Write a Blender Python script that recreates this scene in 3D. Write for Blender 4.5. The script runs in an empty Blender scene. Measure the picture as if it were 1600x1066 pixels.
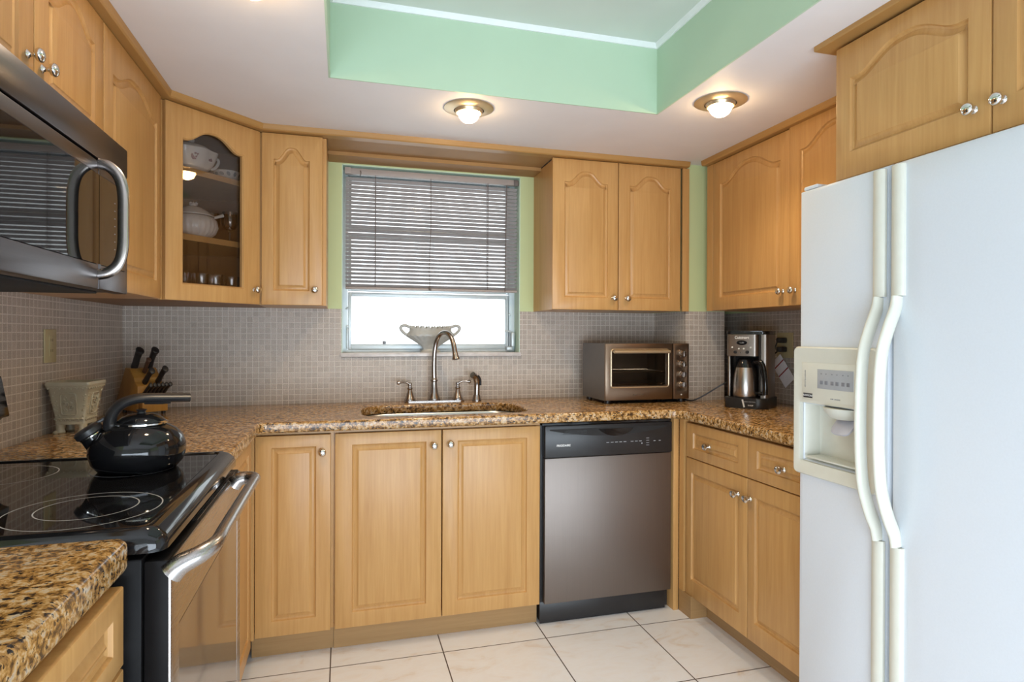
import bpy, bmesh, math, random
from mathutils import Vector, Matrix, noise as mnoise
random.seed(7)
C = bpy.context.scene.collection
PI = math.pi
sc = bpy.context.scene

# ------------------------------------------------------------------ camera, world, lights, exposure
YAW, PITCH, ROLL, FPX, CY, HC = math.radians(15.5788), math.radians(-0.1515), math.radians(0.1993), 948.19, 526.51, 1.2463
def add_camera():
    R0 = Vector((math.cos(YAW), -math.sin(YAW), 0))
    F = Vector((math.sin(YAW) * math.cos(PITCH), math.cos(YAW) * math.cos(PITCH), math.sin(PITCH)))
    U0 = R0.cross(F)
    R = R0 * math.cos(ROLL) + U0 * math.sin(ROLL)
    U = -R0 * math.sin(ROLL) + U0 * math.cos(ROLL)
    cd = bpy.data.cameras.new('camera')
    cd.sensor_width = 36.0
    cd.lens = FPX * 36.0 / 1600.0
    cd.shift_y = -(533.0 - CY) / 1600.0
    cd.clip_start = 0.02
    o = bpy.data.objects.new('camera', cd)
    m = Matrix.Identity(4)
    for i, v in enumerate((R, U, -F)):
        m[0][i], m[1][i], m[2][i] = v
    m[0][3], m[1][3], m[2][3] = 0, 0, HC
    o.matrix_world = m
    C.objects.link(o)
    sc.camera = o
add_camera()

sc.view_settings.view_transform = 'Standard'
sc.view_settings.look = 'None'
sc.view_settings.gamma = 1.0
sc.view_settings.use_curve_mapping = False
sc.view_settings.exposure = 0.0
sc.cycles.use_denoising = True
sc.cycles.max_bounces = 10
sc.cycles.transparent_max_bounces = 24
sc.cycles.sample_clamp_indirect = 6.0
sc.cycles.caustics_reflective = False
sc.cycles.caustics_refractive = False

def add_world():
    w = bpy.data.worlds.new('overcast_sky')
    sc.world = w
    w.use_nodes = True
    bg = w.node_tree.nodes['Background']
    bg.inputs[0].default_value = (0.93, 0.97, 1.0, 1)
    bg.inputs[1].default_value = 2.6
add_world()

def area_light(name, loc, target, sx, sy, energy, color):
    ld = bpy.data.lights.new(name, 'AREA')
    ld.shape = 'RECTANGLE'; ld.size = sx; ld.size_y = sy
    ld.energy = energy; ld.color = color
    o = bpy.data.objects.new(name, ld)
    o.location = loc
    d = Vector(target) - Vector(loc)
    o.rotation_euler = d.to_track_quat('-Z', 'Y').to_euler()
    C.objects.link(o)
    return o
# added cool fill light behind the camera; no such source is known
area_light('rear_fill_light', (-0.35, -1.13, 0.62), (-0.1, 3.0, 0.80), 4.2, 1.0, 112, (0.74, 0.87, 1.0))
BULB_STRENGTH = 62.0
SPOT_WATTS = 17.0
LAMP_COLOR = (1.0, 0.68, 0.34)
LAMP_SPOTS = [(0.468, 2.312), (1.362, 1.985), (-0.215, 1.60)]

# ------------------------------------------------------------------ materials
MATS = {}
def new_mat(name):
    m = bpy.data.materials.new(name)
    m.use_nodes = True
    MATS[name] = m
    nt = m.node_tree
    return m, nt, nt.nodes['Principled BSDF']
def N(nt, kind, **kw):
    n = nt.nodes.new(kind)
    for k, v in kw.items():
        if k.startswith('i_'):
            n.inputs[k[2:].replace('_', ' ')].default_value = v
        else:
            setattr(n, k, v)
    return n
def L(nt, a, b): nt.links.new(a, b)
def ramp(nt, stops, interp='LINEAR'):
    n = nt.nodes.new('ShaderNodeValToRGB')
    cr = n.color_ramp
    cr.interpolation = interp
    while len(cr.elements) < len(stops): cr.elements.new(0.5)
    for e, (p, c) in zip(cr.elements, stops):
        e.position = p
        e.color = (c[0], c[1], c[2], 1) if not isinstance(c, (int, float)) else (c, c, c, 1)
    return n
def coords(nt, scale=(1, 1, 1), world=False):
    mp = N(nt, 'ShaderNodeMapping')
    mp.inputs['Scale'].default_value = scale
    if world:
        g = N(nt, 'ShaderNodeNewGeometry'); L(nt, g.outputs['Position'], mp.inputs[0])
    else:
        t = N(nt, 'ShaderNodeTexCoord'); L(nt, t.outputs['Object'], mp.inputs[0])
    return mp.outputs[0]

def plain(name, col, rough=0.5, metal=0.0, var=0.04, bump=0.0, scale=30.0, coat=0.0, spec=None):
    """a plain surface with faint procedural tone variation"""
    m, nt, b = new_mat(name)
    v = coords(nt)
    n = N(nt, 'ShaderNodeTexNoise', i_Scale=scale, i_Detail=3.0)
    L(nt, v, n.inputs['Vector'])
    r = ramp(nt, [(0.3, [max(0, c * (1 - var)) for c in col]), (0.7, [min(1, c * (1 + var)) for c in col])])
    L(nt, n.outputs['Fac'], r.inputs[0])
    L(nt, r.outputs[0], b.inputs['Base Color'])
    b.inputs['Roughness'].default_value = rough
    b.inputs['Metallic'].default_value = metal
    if coat: b.inputs['Coat Weight'].default_value = coat; b.inputs['Coat Roughness'].default_value = 0.05
    if spec is not None: b.inputs['Specular IOR Level'].default_value = spec
    if bump:
        bp = N(nt, 'ShaderNodeBump', i_Strength=bump, i_Distance=0.002)
        L(nt, n.outputs['Fac'], bp.inputs['Height']); L(nt, bp.outputs[0], b.inputs['Normal'])
    return m

def wood(name, c1, c2, rough=0.33, horizontal=False):
    m, nt, b = new_mat(name)
    s = (22, 22, 1.1) if not horizontal else (1.1, 1.1, 30)
    v = coords(nt, s, world=True)
    n1 = N(nt, 'ShaderNodeTexNoise', i_Scale=1.6, i_Detail=5.0, i_Roughness=0.62, i_Distortion=0.7)
    L(nt, v, n1.inputs['Vector'])
    v2 = coords(nt, (s[0] * 6, s[1] * 6, s[2] * 6) , world=True)
    n2 = N(nt, 'ShaderNodeTexNoise', i_Scale=1.0, i_Detail=2.0)
    L(nt, v2, n2.inputs['Vector'])
    mx = N(nt, 'ShaderNodeMix'); mx.data_type = 'FLOAT'; mx.inputs[0].default_value = 0.3
    L(nt, n1.outputs['Fac'], mx.inputs[2]); L(nt, n2.outputs['Fac'], mx.inputs[3])
    r = ramp(nt, [(0.28, c2), (0.50, [(a + b2) / 2 for a, b2 in zip(c1, c2)]), (0.72, c1)])
    L(nt, mx.outputs[0], r.inputs[0])
    L(nt, r.outputs[0], b.inputs['Base Color'])
    b.inputs['Roughness'].default_value = rough
    b.inputs['Specular IOR Level'].default_value = 0.4
    return m

def granite(name):
    m, nt, b = new_mat(name)
    v = coords(nt, (1, 1, 1), world=True)
    n1 = N(nt, 'ShaderNodeTexNoise', i_Scale=75.0, i_Detail=4.0, i_Roughness=0.65, i_Distortion=0.3)
    L(nt, v, n1.inputs['Vector'])
    r1 = ramp(nt, [(0.30, (0.035, 0.022, 0.015)), (0.39, (0.12, 0.060, 0.022)), (0.46, (0.33, 0.165, 0.045)), (0.53, (0.50, 0.28, 0.095)), (0.59, (0.60, 0.42, 0.23)), (0.65, (0.56, 0.46, 0.35)), (0.73, (0.25, 0.21, 0.18))])
    L(nt, n1.outputs['Fac'], r1.inputs[0])
    n2 = N(nt, 'ShaderNodeTexNoise', i_Scale=125.0, i_Detail=3.0, i_Roughness=0.6, i_Distortion=0.2)
    mp = coords(nt, (0.62, 1.0, 1.0), world=True)
    L(nt, mp, n2.inputs['Vector'])
    r2 = ramp(nt, [(0.375, 1.0), (0.43, 0.0)])
    L(nt, n2.outputs['Fac'], r2.inputs[0])
    mx = N(nt, 'ShaderNodeMix'); mx.data_type = 'RGBA'
    L(nt, r2.outputs[0], mx.inputs[0]); L(nt, r1.outputs[0], mx.inputs[6])
    mx.inputs[7].default_value = (0.022, 0.018, 0.018, 1)
    L(nt, mx.outputs[2], b.inputs['Base Color'])
    b.inputs['Roughness'].default_value = 0.14
    b.inputs['Specular IOR Level'].default_value = 0.38
    return m

def tile_wall(name, paint, split=1.3722):
    """small square mosaic below, paint above"""
    m, nt, b = new_mat(name)
    g = N(nt, 'ShaderNodeNewGeometry')
    s = N(nt, 'ShaderNodeSeparateXYZ'); L(nt, g.outputs['Position'], s.inputs[0])
    a = N(nt, 'ShaderNodeMath', operation='ADD'); L(nt, s.outputs[0], a.inputs[0]); L(nt, s.outputs[1], a.inputs[1])
    c = N(nt, 'ShaderNodeCombineXYZ'); L(nt, a.outputs[0], c.inputs[0])
    z = N(nt, 'ShaderNodeMath', operation='SUBTRACT'); L(nt, s.outputs[2], z.inputs[0]); z.inputs[1].default_value = 0.905
    L(nt, z.outputs[0], c.inputs[1])
    br = N(nt, 'ShaderNodeTexBrick', offset=0.0, squash=1.0)
    br.inputs['Scale'].default_value = 1.0
    br.inputs['Brick Width'].default_value = 0.0265; br.inputs['Row Height'].default_value = 0.0265
    br.inputs['Mortar Size'].default_value = 0.0022; br.inputs['Mortar Smooth'].default_value = 0.35
    br.inputs['Color1'].default_value = (0.54, 0.46, 0.395, 1); br.inputs['Color2'].default_value = (0.455, 0.385, 0.325, 1)
    br.inputs['Mortar'].default_value = (0.76, 0.69, 0.62, 1)
    L(nt, c.outputs[0], br.inputs['Vector'])
    n = N(nt, 'ShaderNodeTexNoise', i_Scale=260.0, i_Detail=3.0)
    L(nt, g.outputs['Position'], n.inputs['Vector'])
    r = ramp(nt, [(0.3, 0.72), (0.65, 1.1)])
    L(nt, n.outputs['Fac'], r.inputs[0])
    mul = N(nt, 'ShaderNodeMix'); mul.data_type = 'RGBA'; mul.blend_type = 'MULTIPLY'; mul.inputs[0].default_value = 0.8
    L(nt, br.outputs['Color'], mul.inputs[6]); L(nt, r.outputs[0], mul.inputs[7])
    gt = N(nt, 'ShaderNodeMath', operation='GREATER_THAN'); L(nt, s.outputs[2], gt.inputs[0]); gt.inputs[1].default_value = split
    mx = N(nt, 'ShaderNodeMix'); mx.data_type = 'RGBA'
    L(nt, gt.outputs[0], mx.inputs[0]); L(nt, mul.outputs[2], mx.inputs[6]); mx.inputs[7].default_value = (*paint, 1)
    L(nt, mx.outputs[2], b.inputs['Base Color'])
    rr = N(nt, 'ShaderNodeMapRange'); L(nt, gt.outputs[0], rr.inputs[0]); rr.inputs[3].default_value = 0.42; rr.inputs[4].default_value = 0.55
    L(nt, rr.outputs[0], b.inputs['Roughness'])
    inv = N(nt, 'ShaderNodeMath', operation='SUBTRACT'); inv.inputs[0].default_value = 1.0; L(nt, br.outputs['Fac'], inv.inputs[1])
    ig = N(nt, 'ShaderNodeMath', operation='SUBTRACT'); ig.inputs[0].default_value = 1.0; L(nt, gt.outputs[0], ig.inputs[1])
    hm = N(nt, 'ShaderNodeMath', operation='MULTIPLY'); L(nt, inv.outputs[0], hm.inputs[0]); L(nt, ig.outputs[0], hm.inputs[1])
    bp = N(nt, 'ShaderNodeBump', i_Strength=0.9, i_Distance=0.002); L(nt, hm.outputs[0], bp.inputs['Height'])
    L(nt, bp.outputs[0], b.inputs['Normal'])
    return m

def floor_tile(name):
    m, nt, b = new_mat(name)
    g = N(nt, 'ShaderNodeNewGeometry')
    mp = N(nt, 'ShaderNodeMapping'); mp.inputs['Location'].default_value = (0.042 + 4.257, -2.364 + 42.57 * 0.1 * 2, 0)
    L(nt, g.outputs['Position'], mp.inputs[0])
    br = N(nt, 'ShaderNodeTexBrick', offset=0.0, squash=1.0)
    br.inputs['Scale'].default_value = 1.0
    br.inputs['Brick Width'].default_value = 0.4257; br.inputs['Row Height'].default_value = 0.4257
    br.inputs['Mortar Size'].default_value = 0.0024; br.inputs['Mortar Smooth'].default_value = 0.1
    L(nt, mp.outputs[0], br.inputs['Vector'])
    n = N(nt, 'ShaderNodeTexNoise', i_Scale=5.0, i_Detail=8.0, i_Roughness=0.62, i_Distortion=1.2)
    v = coords(nt, (1.0, 2.2, 1.0), world=True)
    L(nt, v, n.inputs['Vector'])
    r = ramp(nt, [(0.28, (0.74, 0.66, 0.59)), (0.42, (0.83, 0.83, 0.85)), (0.55, (0.85, 0.87, 0.91)), (0.72, (0.84, 0.83, 0.84))])
    L(nt, n.outputs['Fac'], r.inputs[0])
    mx = N(nt, 'ShaderNodeMix'); mx.data_type = 'RGBA'
    L(nt, br.outputs['Fac'], mx.inputs[0]); L(nt, r.outputs[0], mx.inputs[6]); mx.inputs[7].default_value = (0.07, 0.05, 0.045, 1)
    L(nt, mx.outputs[2], b.inputs['Base Color'])
    b.inputs['Roughness'].default_value = 0.28
    inv = N(nt, 'ShaderNodeMath', operation='SUBTRACT'); inv.inputs[0].default_value = 1.0; L(nt, br.outputs['Fac'], inv.inputs[1])
    bp = N(nt, 'ShaderNodeBump', i_Strength=0.4, i_Distance=0.001); L(nt, inv.outputs[0], bp.inputs['Height']); L(nt, bp.outputs[0], b.inputs['Normal'])
    return m

def brushed(name, col, rough=0.3, axis=0, metal=1.0):
    m, nt, b = new_mat(name)
    s = [900, 900, 900]; s[axis] = 4
    v = coords(nt, s, world=True)
    n = N(nt, 'ShaderNodeTexNoise', i_Scale=1.0, i_Detail=2.0)
    L(nt, v, n.inputs['Vector'])
    r = ramp(nt, [(0.3, [c * 0.95 for c in col]), (0.7, [min(1, c * 1.04) for c in col])])
    L(nt, n.outputs['Fac'], r.inputs[0]); L(nt, r.outputs[0], b.inputs['Base Color'])
    rr = N(nt, 'ShaderNodeMapRange'); L(nt, n.outputs['Fac'], rr.inputs[0]); rr.inputs[3].default_value = rough * 0.93; rr.inputs[4].default_value = rough * 1.07
    L(nt, rr.outputs[0], b.inputs['Roughness'])
    b.inputs['Metallic'].default_value = metal
    return m

def thin_glass(name, tint=(1, 1, 1), ior=1.5, rough=0.0, extra=0.0):
    m = bpy.data.materials.new(name); m.use_nodes = True; MATS[name] = m
    nt = m.node_tree
    nt.nodes.remove(nt.nodes['Principled BSDF'])
    out = nt.nodes['Material Output']
    t = N(nt, 'ShaderNodeBsdfTransparent'); t.inputs[0].default_value = (*tint, 1)
    gl = N(nt, 'ShaderNodeBsdfGlossy'); gl.inputs['Roughness'].default_value = rough
    n = N(nt, 'ShaderNodeTexNoise', i_Scale=3.0); L(nt, coords(nt), n.inputs['Vector'])
    rr = ramp(nt, [(0, (0.97, 0.97, 0.97)), (1, (1, 1, 1))]); L(nt, n.outputs['Fac'], rr.inputs[0]); L(nt, rr.outputs[0], gl.inputs[0])
    f = N(nt, 'ShaderNodeFresnel'); f.inputs[0].default_value = ior
    a = N(nt, 'ShaderNodeMath', operation='ADD'); a.use_clamp = True; L(nt, f.outputs[0], a.inputs[0]); a.inputs[1].default_value = extra
    mx = N(nt, 'ShaderNodeMixShader')
    L(nt, a.outputs[0], mx.inputs[0]); L(nt, t.outputs[0], mx.inputs[1]); L(nt, gl.outputs[0], mx.inputs[2])
    L(nt, mx.outputs[0], out.inputs[0])
    return m

def emitter(name, col, strength):
    m, nt, b = new_mat(name)
    b.inputs['Base Color'].default_value = (*col, 1)
    b.inputs['Emission Color'].default_value = (*col, 1)
    b.inputs['Emission Strength'].default_value = strength
    return m

PAINT_WALL = (0.60, 0.68, 0.36)
M_ceil = plain('ceiling_paint', (0.80, 0.765, 0.76), 0.6, var=0.02, scale=6)
M_tray = plain('mint_paint', (0.50, 0.65, 0.48), 0.55, var=0.015, scale=5)
M_trayceil = plain('tray_ceiling_paint', (0.66, 0.72, 0.66), 0.6, var=0.02, scale=6)
M_white = plain('white_trim_paint', (0.82, 0.86, 0.85), 0.45, var=0.02)
M_reveal = plain('reveal_paint', (0.62, 0.80, 0.66), 0.5, var=0.03)
M_tilewall = tile_wall('mosaic_and_green_paint', PAINT_WALL)
M_rearwall = plain('rear_wall_paint', (0.66, 0.64, 0.58), 0.6)
M_floor = floor_tile('marble_floor_tile')
W1, W2 = (0.61, 0.355, 0.135), (0.48, 0.250, 0.083)
M_wood = wood('maple_laminate', W1, W2)
M_woodh = wood('maple_laminate_horizontal', (0.44, 0.25, 0.095), (0.35, 0.185, 0.065), 0.6, horizontal=True)
M_woodkick = wood('maple_toe_board', (0.42, 0.26, 0.115), (0.33, 0.19, 0.08), horizontal=True)
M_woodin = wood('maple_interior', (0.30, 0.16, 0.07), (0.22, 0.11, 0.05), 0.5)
M_crown = wood('maple_crown', (0.46, 0.26, 0.085), (0.38, 0.20, 0.062), 0.4, horizontal=True)
M_granite = granite('golden_granite')
M_sill = plain('marble_sill', (0.66, 0.62, 0.60), 0.25, var=0.12, scale=25)
M_steel = brushed('brushed_steel', (0.50, 0.47, 0.45), 0.26, axis=2)
M_steelh = brushed('brushed_steel_horizontal', (0.46, 0.43, 0.42), 0.27, axis=1)
M_steelx = brushed('brushed_steel_sink', (0.62, 0.62, 0.62), 0.28, axis=0)
M_dwsteel = brushed('dishwasher_steel', (0.24, 0.205, 0.185), 0.50, axis=2)
M_bronze = brushed('dark_steel', (0.30, 0.225, 0.165), 0.36, axis=0)
M_mw = brushed('microwave_steel', (0.125, 0.118, 0.127), 0.30, axis=1)
M_greymetal = plain('grey_metal', (0.17, 0.16, 0.155), 0.38, 0.6, var=0.03)
M_cmsteel = brushed('coffee_maker_steel', (0.34, 0.30, 0.27), 0.34, axis=2)
M_chrome = plain('chrome', (0.75, 0.74, 0.72), 0.08, 1.0, var=0.02)
M_nickel = plain('brushed_nickel', (0.42, 0.38, 0.355), 0.22, 1.0, var=0.03)
M_alu = plain('window_aluminium', (0.62, 0.68, 0.70), 0.4, 0.3, var=0.03)
M_black = plain('black_enamel', (0.008, 0.008, 0.009), 0.07, var=0.1)
M_blackmat = plain('black_plastic', (0.02, 0.019, 0.02), 0.35, var=0.1)
M_rangeside = plain('range_side_enamel', (0.009, 0.008, 0.008), 0.35, var=0.1, spec=0.06)
M_blackglass = plain('black_glass', (0.006, 0.006, 0.007), 0.03, var=0.1)
M_ovenglass = plain('oven_door_glass', (0.30, 0.27, 0.25), 0.06, 0.85, var=0.03)
M_dark = plain('dark_cavity', (0.01, 0.009, 0.009), 0.7, var=0.1)
M_ring = plain('burner_ring_print', (0.42, 0.42, 0.42), 0.4)
M_fridge = plain('fridge_white', (0.72, 0.765, 0.825), 0.36, var=0.012, bump=0.05, scale=220)
M_cream = plain('cream_plastic', (0.70, 0.695, 0.61), 0.34, var=0.02)
M_creamin = plain('pale_plastic', (0.70, 0.70, 0.62), 0.35, var=0.02)
M_paddle = plain('lilac_paddle', (0.58, 0.58, 0.66), 0.35)
M_greypad = plain('grey_key_pad', (0.40, 0.42, 0.45), 0.45)
M_greytxt = plain('grey_print', (0.22, 0.23, 0.26), 0.5)
M_whitetxt = plain('white_print', (0.8, 0.8, 0.8), 0.5)
M_blackprint = plain('black_print', (0.03, 0.03, 0.035), 0.5)
M_glass = thin_glass('cabinet_glass', (0.82, 0.80, 0.79), 1.45)
M_pane = thin_glass('window_glass', (0.96, 0.98, 0.98), 1.5)
M_tumbler = thin_glass('clear_drinking_glass', (0.93, 0.93, 0.94), 1.5, 0.02, extra=0.03)
M_porcelain = plain('white_porcelain', (0.74, 0.71, 0.68), 0.18, var=0.02)
M_flower = plain('painted_flower', (0.26, 0.13, 0.15), 0.3)
M_milk = plain('milk_glass', (0.46, 0.46, 0.43), 0.3, var=0.06, scale=60)
M_planter = plain('cream_ceramic', (0.47, 0.43, 0.32), 0.3, var=0.06, scale=18)
M_block = wood('knife_block_wood', (0.46, 0.24, 0.055), (0.36, 0.17, 0.035), 0.4)
M_ivory = plain('ivory_plastic', (0.50, 0.43, 0.24), 0.4, var=0.03)
M_blind = plain('blind_slat_paint', (0.46, 0.415, 0.40), 0.35, var=0.03, scale=12)
M_blindrail = plain('blind_rail_paint', (0.42, 0.36, 0.33), 0.4, var=0.03, scale=12)
M_cord = plain('cord', (0.17, 0.14, 0.125), 0.6)
M_lampmetal = plain('lamp_trim_brass', (0.62, 0.50, 0.33), 0.3, 0.7, var=0.03)
M_bulb = emitter('lit_bulb', LAMP_COLOR, BULB_STRENGTH)
M_card = plain('white_card', (0.86, 0.86, 0.92), 0.5, var=0.03)
M_red = plain('red_print', (0.30, 0.03, 0.035), 0.5)
M_led = plain('light_button', (0.75, 0.75, 0.72), 0.3)
M_copper = plain('handle_wood_brown', (0.10, 0.05, 0.03), 0.4)

# ------------------------------------------------------------------ mesh helpers
def root_matrix(o):
    while o.parent is not None: o = o.parent
    return Matrix.Translation(o.location) @ o.rotation_euler.to_matrix().to_4x4()
def obj(name, bm, m, parent=None, local=False, smooth=40, mats=None):
    """link a bmesh as ONE object; world coordinates unless local"""
    if parent is not None and not local:
        bm.transform(root_matrix(parent).inverted())
    bmesh.ops.recalc_face_normals(bm, faces=bm.faces)
    me = bpy.data.meshes.new(name)
    bm.to_mesh(me); bm.free()
    for mm in (mats or [m]): me.materials.append(mm)
    if smooth:
        me.polygons.foreach_set('use_smooth', [True] * len(me.polygons))
        me.set_sharp_from_angle(angle=math.radians(smooth))
    o = bpy.data.objects.new(name, me)
    C.objects.link(o)
    if parent is not None: o.parent = parent
    return o
def thing(name, label, cat, loc=(0, 0, 0), rotz=0.0, group=None):
    o = bpy.data.objects.new(name, None)
    o.empty_display_size = 0.05
    o.location = loc; o.rotation_euler = (0, 0, rotz)
    C.objects.link(o)
    o['label'] = label; o['category'] = cat
    if group: o['group'] = group
    return o
def tag(o, label, cat, group=None):
    o['label'] = label; o['category'] = cat
    if group: o['group'] = group
    return o
def struct(name, bm, m, label=None, cat=None, smooth=30, mats=None):
    o = obj(name, bm, m, smooth=smooth, mats=mats)
    o['kind'] = 'structure'
    if label: o['label'] = label
    if cat: o['category'] = cat
    return o
def NB(): return bmesh.new()
def box(bm, x0, x1, y0, y1, z0, z1, bevel=0.0, seg=2):
    vs = [bm.verts.new(p) for p in ((x0, y0, z0), (x1, y0, z0), (x1, y1, z0), (x0, y1, z0), (x0, y0, z1), (x1, y0, z1), (x1, y1, z1), (x0, y1, z1))]
    fs = [bm.faces.new([vs[i] for i in q]) for q in ((0, 3, 2, 1), (4, 5, 6, 7), (0, 1, 5, 4), (1, 2, 6, 5), (2, 3, 7, 6), (3, 0, 4, 7))]
    if bevel > 0:
        es = list({e for f in fs for e in f.edges})
        bmesh.ops.bevel(bm, geom=es, offset=bevel, segments=seg, affect='EDGES', profile=0.5)
    return vs
def bbox_bm(*a, **k):
    bm = NB(); box(bm, *a, **k); return bm
def rotbox(bm, mat4, sx, sy, sz, bevel=0.0):
    t = NB(); box(t, -sx / 2, sx / 2, -sy / 2, sy / 2, -sz / 2, sz / 2, bevel)
    t.transform(mat4); merge(bm, t)
def merge(bm, t):
    me = bpy.data.meshes.new('tmp'); t.to_mesh(me); t.free()
    bm.from_mesh(me); bpy.data.meshes.remove(me)
def lathe(bm, prof, center=(0, 0, 0), segs=32, axis=(0, 0, 1), sx=1.0, sy=1.0, radial=None, cap=True):
    """prof = [(r, h)...] turned round axis"""
    q = Vector((0, 0, 1)).rotation_difference(Vector(axis).normalized()).to_matrix()
    c = Vector(center)
    rings = []
    for r, h in prof:
        ring = []
        for i in range(segs):
            a = 2 * PI * i / segs
            k = radial(a, r, h) if radial else 1.0
            ring.append(bm.verts.new(c + q @ Vector((r * k * math.cos(a) * sx, r * k * math.sin(a) * sy, h))))
        rings.append(ring)
    for A, B in zip(rings, rings[1:]):
        for i in range(segs):
            j = (i + 1) % segs
            bm.faces.new((A[i], A[j], B[j], B[i]))
    if cap:
        if prof[0][0] > 1e-5: bm.faces.new(list(reversed(rings[0])))
        if prof[-1][0] > 1e-5: bm.faces.new(rings[-1])
    bmesh.ops.remove_doubles(bm, verts=[v for r in (rings[0], rings[-1]) for v in r], dist=1e-6)
def smooth_path(pts, n=6, closed=False):
    P = [Vector(p) for p in pts]
    out = []
    m = len(P)
    for i in range(m if closed else m - 1):
        if closed: p0, p1, p2, p3 = P[i - 1], P[i], P[(i + 1) % m], P[(i + 2) % m]
        else: p0, p1, p2, p3 = P[max(i - 1, 0)], P[i], P[i + 1], P[min(i + 2, m - 1)]
        for k in range(n):
            t = k / n
            out.append(0.5 * ((2 * p1) + (p2 - p0) * t + (2 * p0 - 5 * p1 + 4 * p2 - p3) * t * t + (3 * p1 - p0 - 3 * p2 + p3) * t ** 3))
    if not closed: out.append(P[-1])
    return out
def tube(bm, pts, r, segs=10, cap=True, flat=None, up=(0, 0, 1), closed=False):
    """sweep a circle (or an ellipse: flat=(half width along side, half thickness)) along pts; r may be a list"""
    pts = [Vector(p) for p in pts]
    n = len(pts)
    rs = r if isinstance(r, (list, tuple)) else [r] * n
    rings = []
    prev = None
    for i, p in enumerate(pts):
        if closed: t = pts[(i + 1) % n] - pts[i - 1]
        else: t = pts[min(i + 1, n - 1)] - pts[max(i - 1, 0)]
        t.normalize()
        if prev is None:
            u = Vector(up)
            if abs(u.dot(t)) > 0.95: u = Vector((1, 0, 0)) if abs(t.x) < 0.9 else Vector((0, 1, 0))
            s = t.cross(u).normalized()
        else:
            s = (prev - t * prev.dot(t)).normalized()
        prev = s
        w = s.cross(t).normalized()
        ring = []
        for k in range(segs):
            a = 2 * PI * k / segs
            if flat: o = s * (flat[0] * rs[i] * math.cos(a)) + w * (flat[1] * rs[i] * math.sin(a))
            else: o = s * (rs[i] * math.cos(a)) + w * (rs[i] * math.sin(a))
            ring.append(bm.verts.new(p + o))
        rings.append(ring)
    pairs = list(zip(rings, rings[1:])) + ([(rings[-1], rings[0])] if closed else [])
    for A, B in pairs:
        for k in range(segs):
            j = (k + 1) % segs
            bm.faces.new((A[k], A[j], B[j], B[k]))
    if cap and not closed:
        bm.faces.new(list(reversed(rings[0]))); bm.faces.new(rings[-1])
def prism(bm, pts, z0, z1, bevel=0.0):
    """extrude a plan polygon between two heights"""
    a = [bm.verts.new((x, y, z0)) for x, y in pts]; b = [bm.verts.new((x, y, z1)) for x, y in pts]
    fs = [bm.faces.new(list(reversed(a))), bm.faces.new(b)]
    n = len(pts)
    for i in range(n):
        j = (i + 1) % n
        fs.append(bm.faces.new((a[i], a[j], b[j], b[i])))
    if bevel:
        es = list({e for f in fs for e in f.edges})
        bmesh.ops.bevel(bm, geom=es, offset=bevel, segments=2, affect='EDGES', profile=0.5)
def sweep_profile(bm, path, prof, closed=False):
    """sweep a moulding profile [(out, z)] along a plan path with mitred corners; out = to the right-hand side of the path"""
    n = len(path)
    rings = []
    for i, p in enumerate(path):
        p = Vector((p[0], p[1]))
        def nrm(a, b):
            d = (Vector(b[:2]) - Vector(a[:2])).normalized(); return Vector((d.y, -d.x))
        if closed: n1, n2 = nrm(path[i - 1], path[i]), nrm(path[i], path[(i + 1) % n])
        else:
            n1 = nrm(path[i - 1], path[i]) if i > 0 else nrm(path[i], path[i + 1])
            n2 = nrm(path[i], path[i + 1]) if i < n - 1 else n1
        mv = (n1 + n2); mv = mv / max(1e-6, mv.dot(n1))
        rings.append([bm.verts.new((p.x + mv.x * o, p.y + mv.y * o, z)) for o, z in prof])
    m = len(prof)
    pr = list(zip(rings, rings[1:])) + ([(rings[-1], rings[0])] if closed else [])
    for A, B in pr:
        for k in range(m):
            j = (k + 1) % m
            bm.faces.new((A[k], A[j], B[j], B[k]))
    if not closed:
        bm.faces.new(rings[0]); bm.faces.new(list(reversed(rings[-1])))

# ---- framed slabs: cabinet doors, drawer fronts
def arch_top(style, nseg=28):
    """[(u in -1..1, lift 0..1)]"""
    out = []
    for i in range(nseg + 1):
        u = -1 + 2 * i / nseg
        if style == 'flat': out.append((u, 0.0)); continue
        t = abs(u) / (0.80 if style == 'bell' else 0.88)
        f = 0.0 if t >= 1 else 0.5 * (1 + math.cos(PI * t ** (1.45 if style == 'bell' else 1.30)))
        out.append((u, f))
    return out
def inset_loop(pts, d):
    n = len(pts); out = []
    for i in range(n):
        a, b, c = pts[i - 1], pts[i], pts[(i + 1) % n]
        e1 = Vector((b[0] - a[0], b[1] - a[1])).normalized(); e2 = Vector((c[0] - b[0], c[1] - b[1])).normalized()
        n1 = Vector((-e1.y, e1.x)); n2 = Vector((-e2.y, e2.x))
        m = n1 + n2
        k = m.dot(n1)
        m = m / max(0.35, k)
        out.append((b[0] + m.x * d, b[1] + m.y * d))
    return out
PANEL_PROFILE = [(0.0, 0.0), (0.0030, -0.0062), (0.0085, -0.0090), (0.0120, -0.0078), (0.0215, -0.0040), (0.0245, -0.0006), (0.027, 0.0)]
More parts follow.
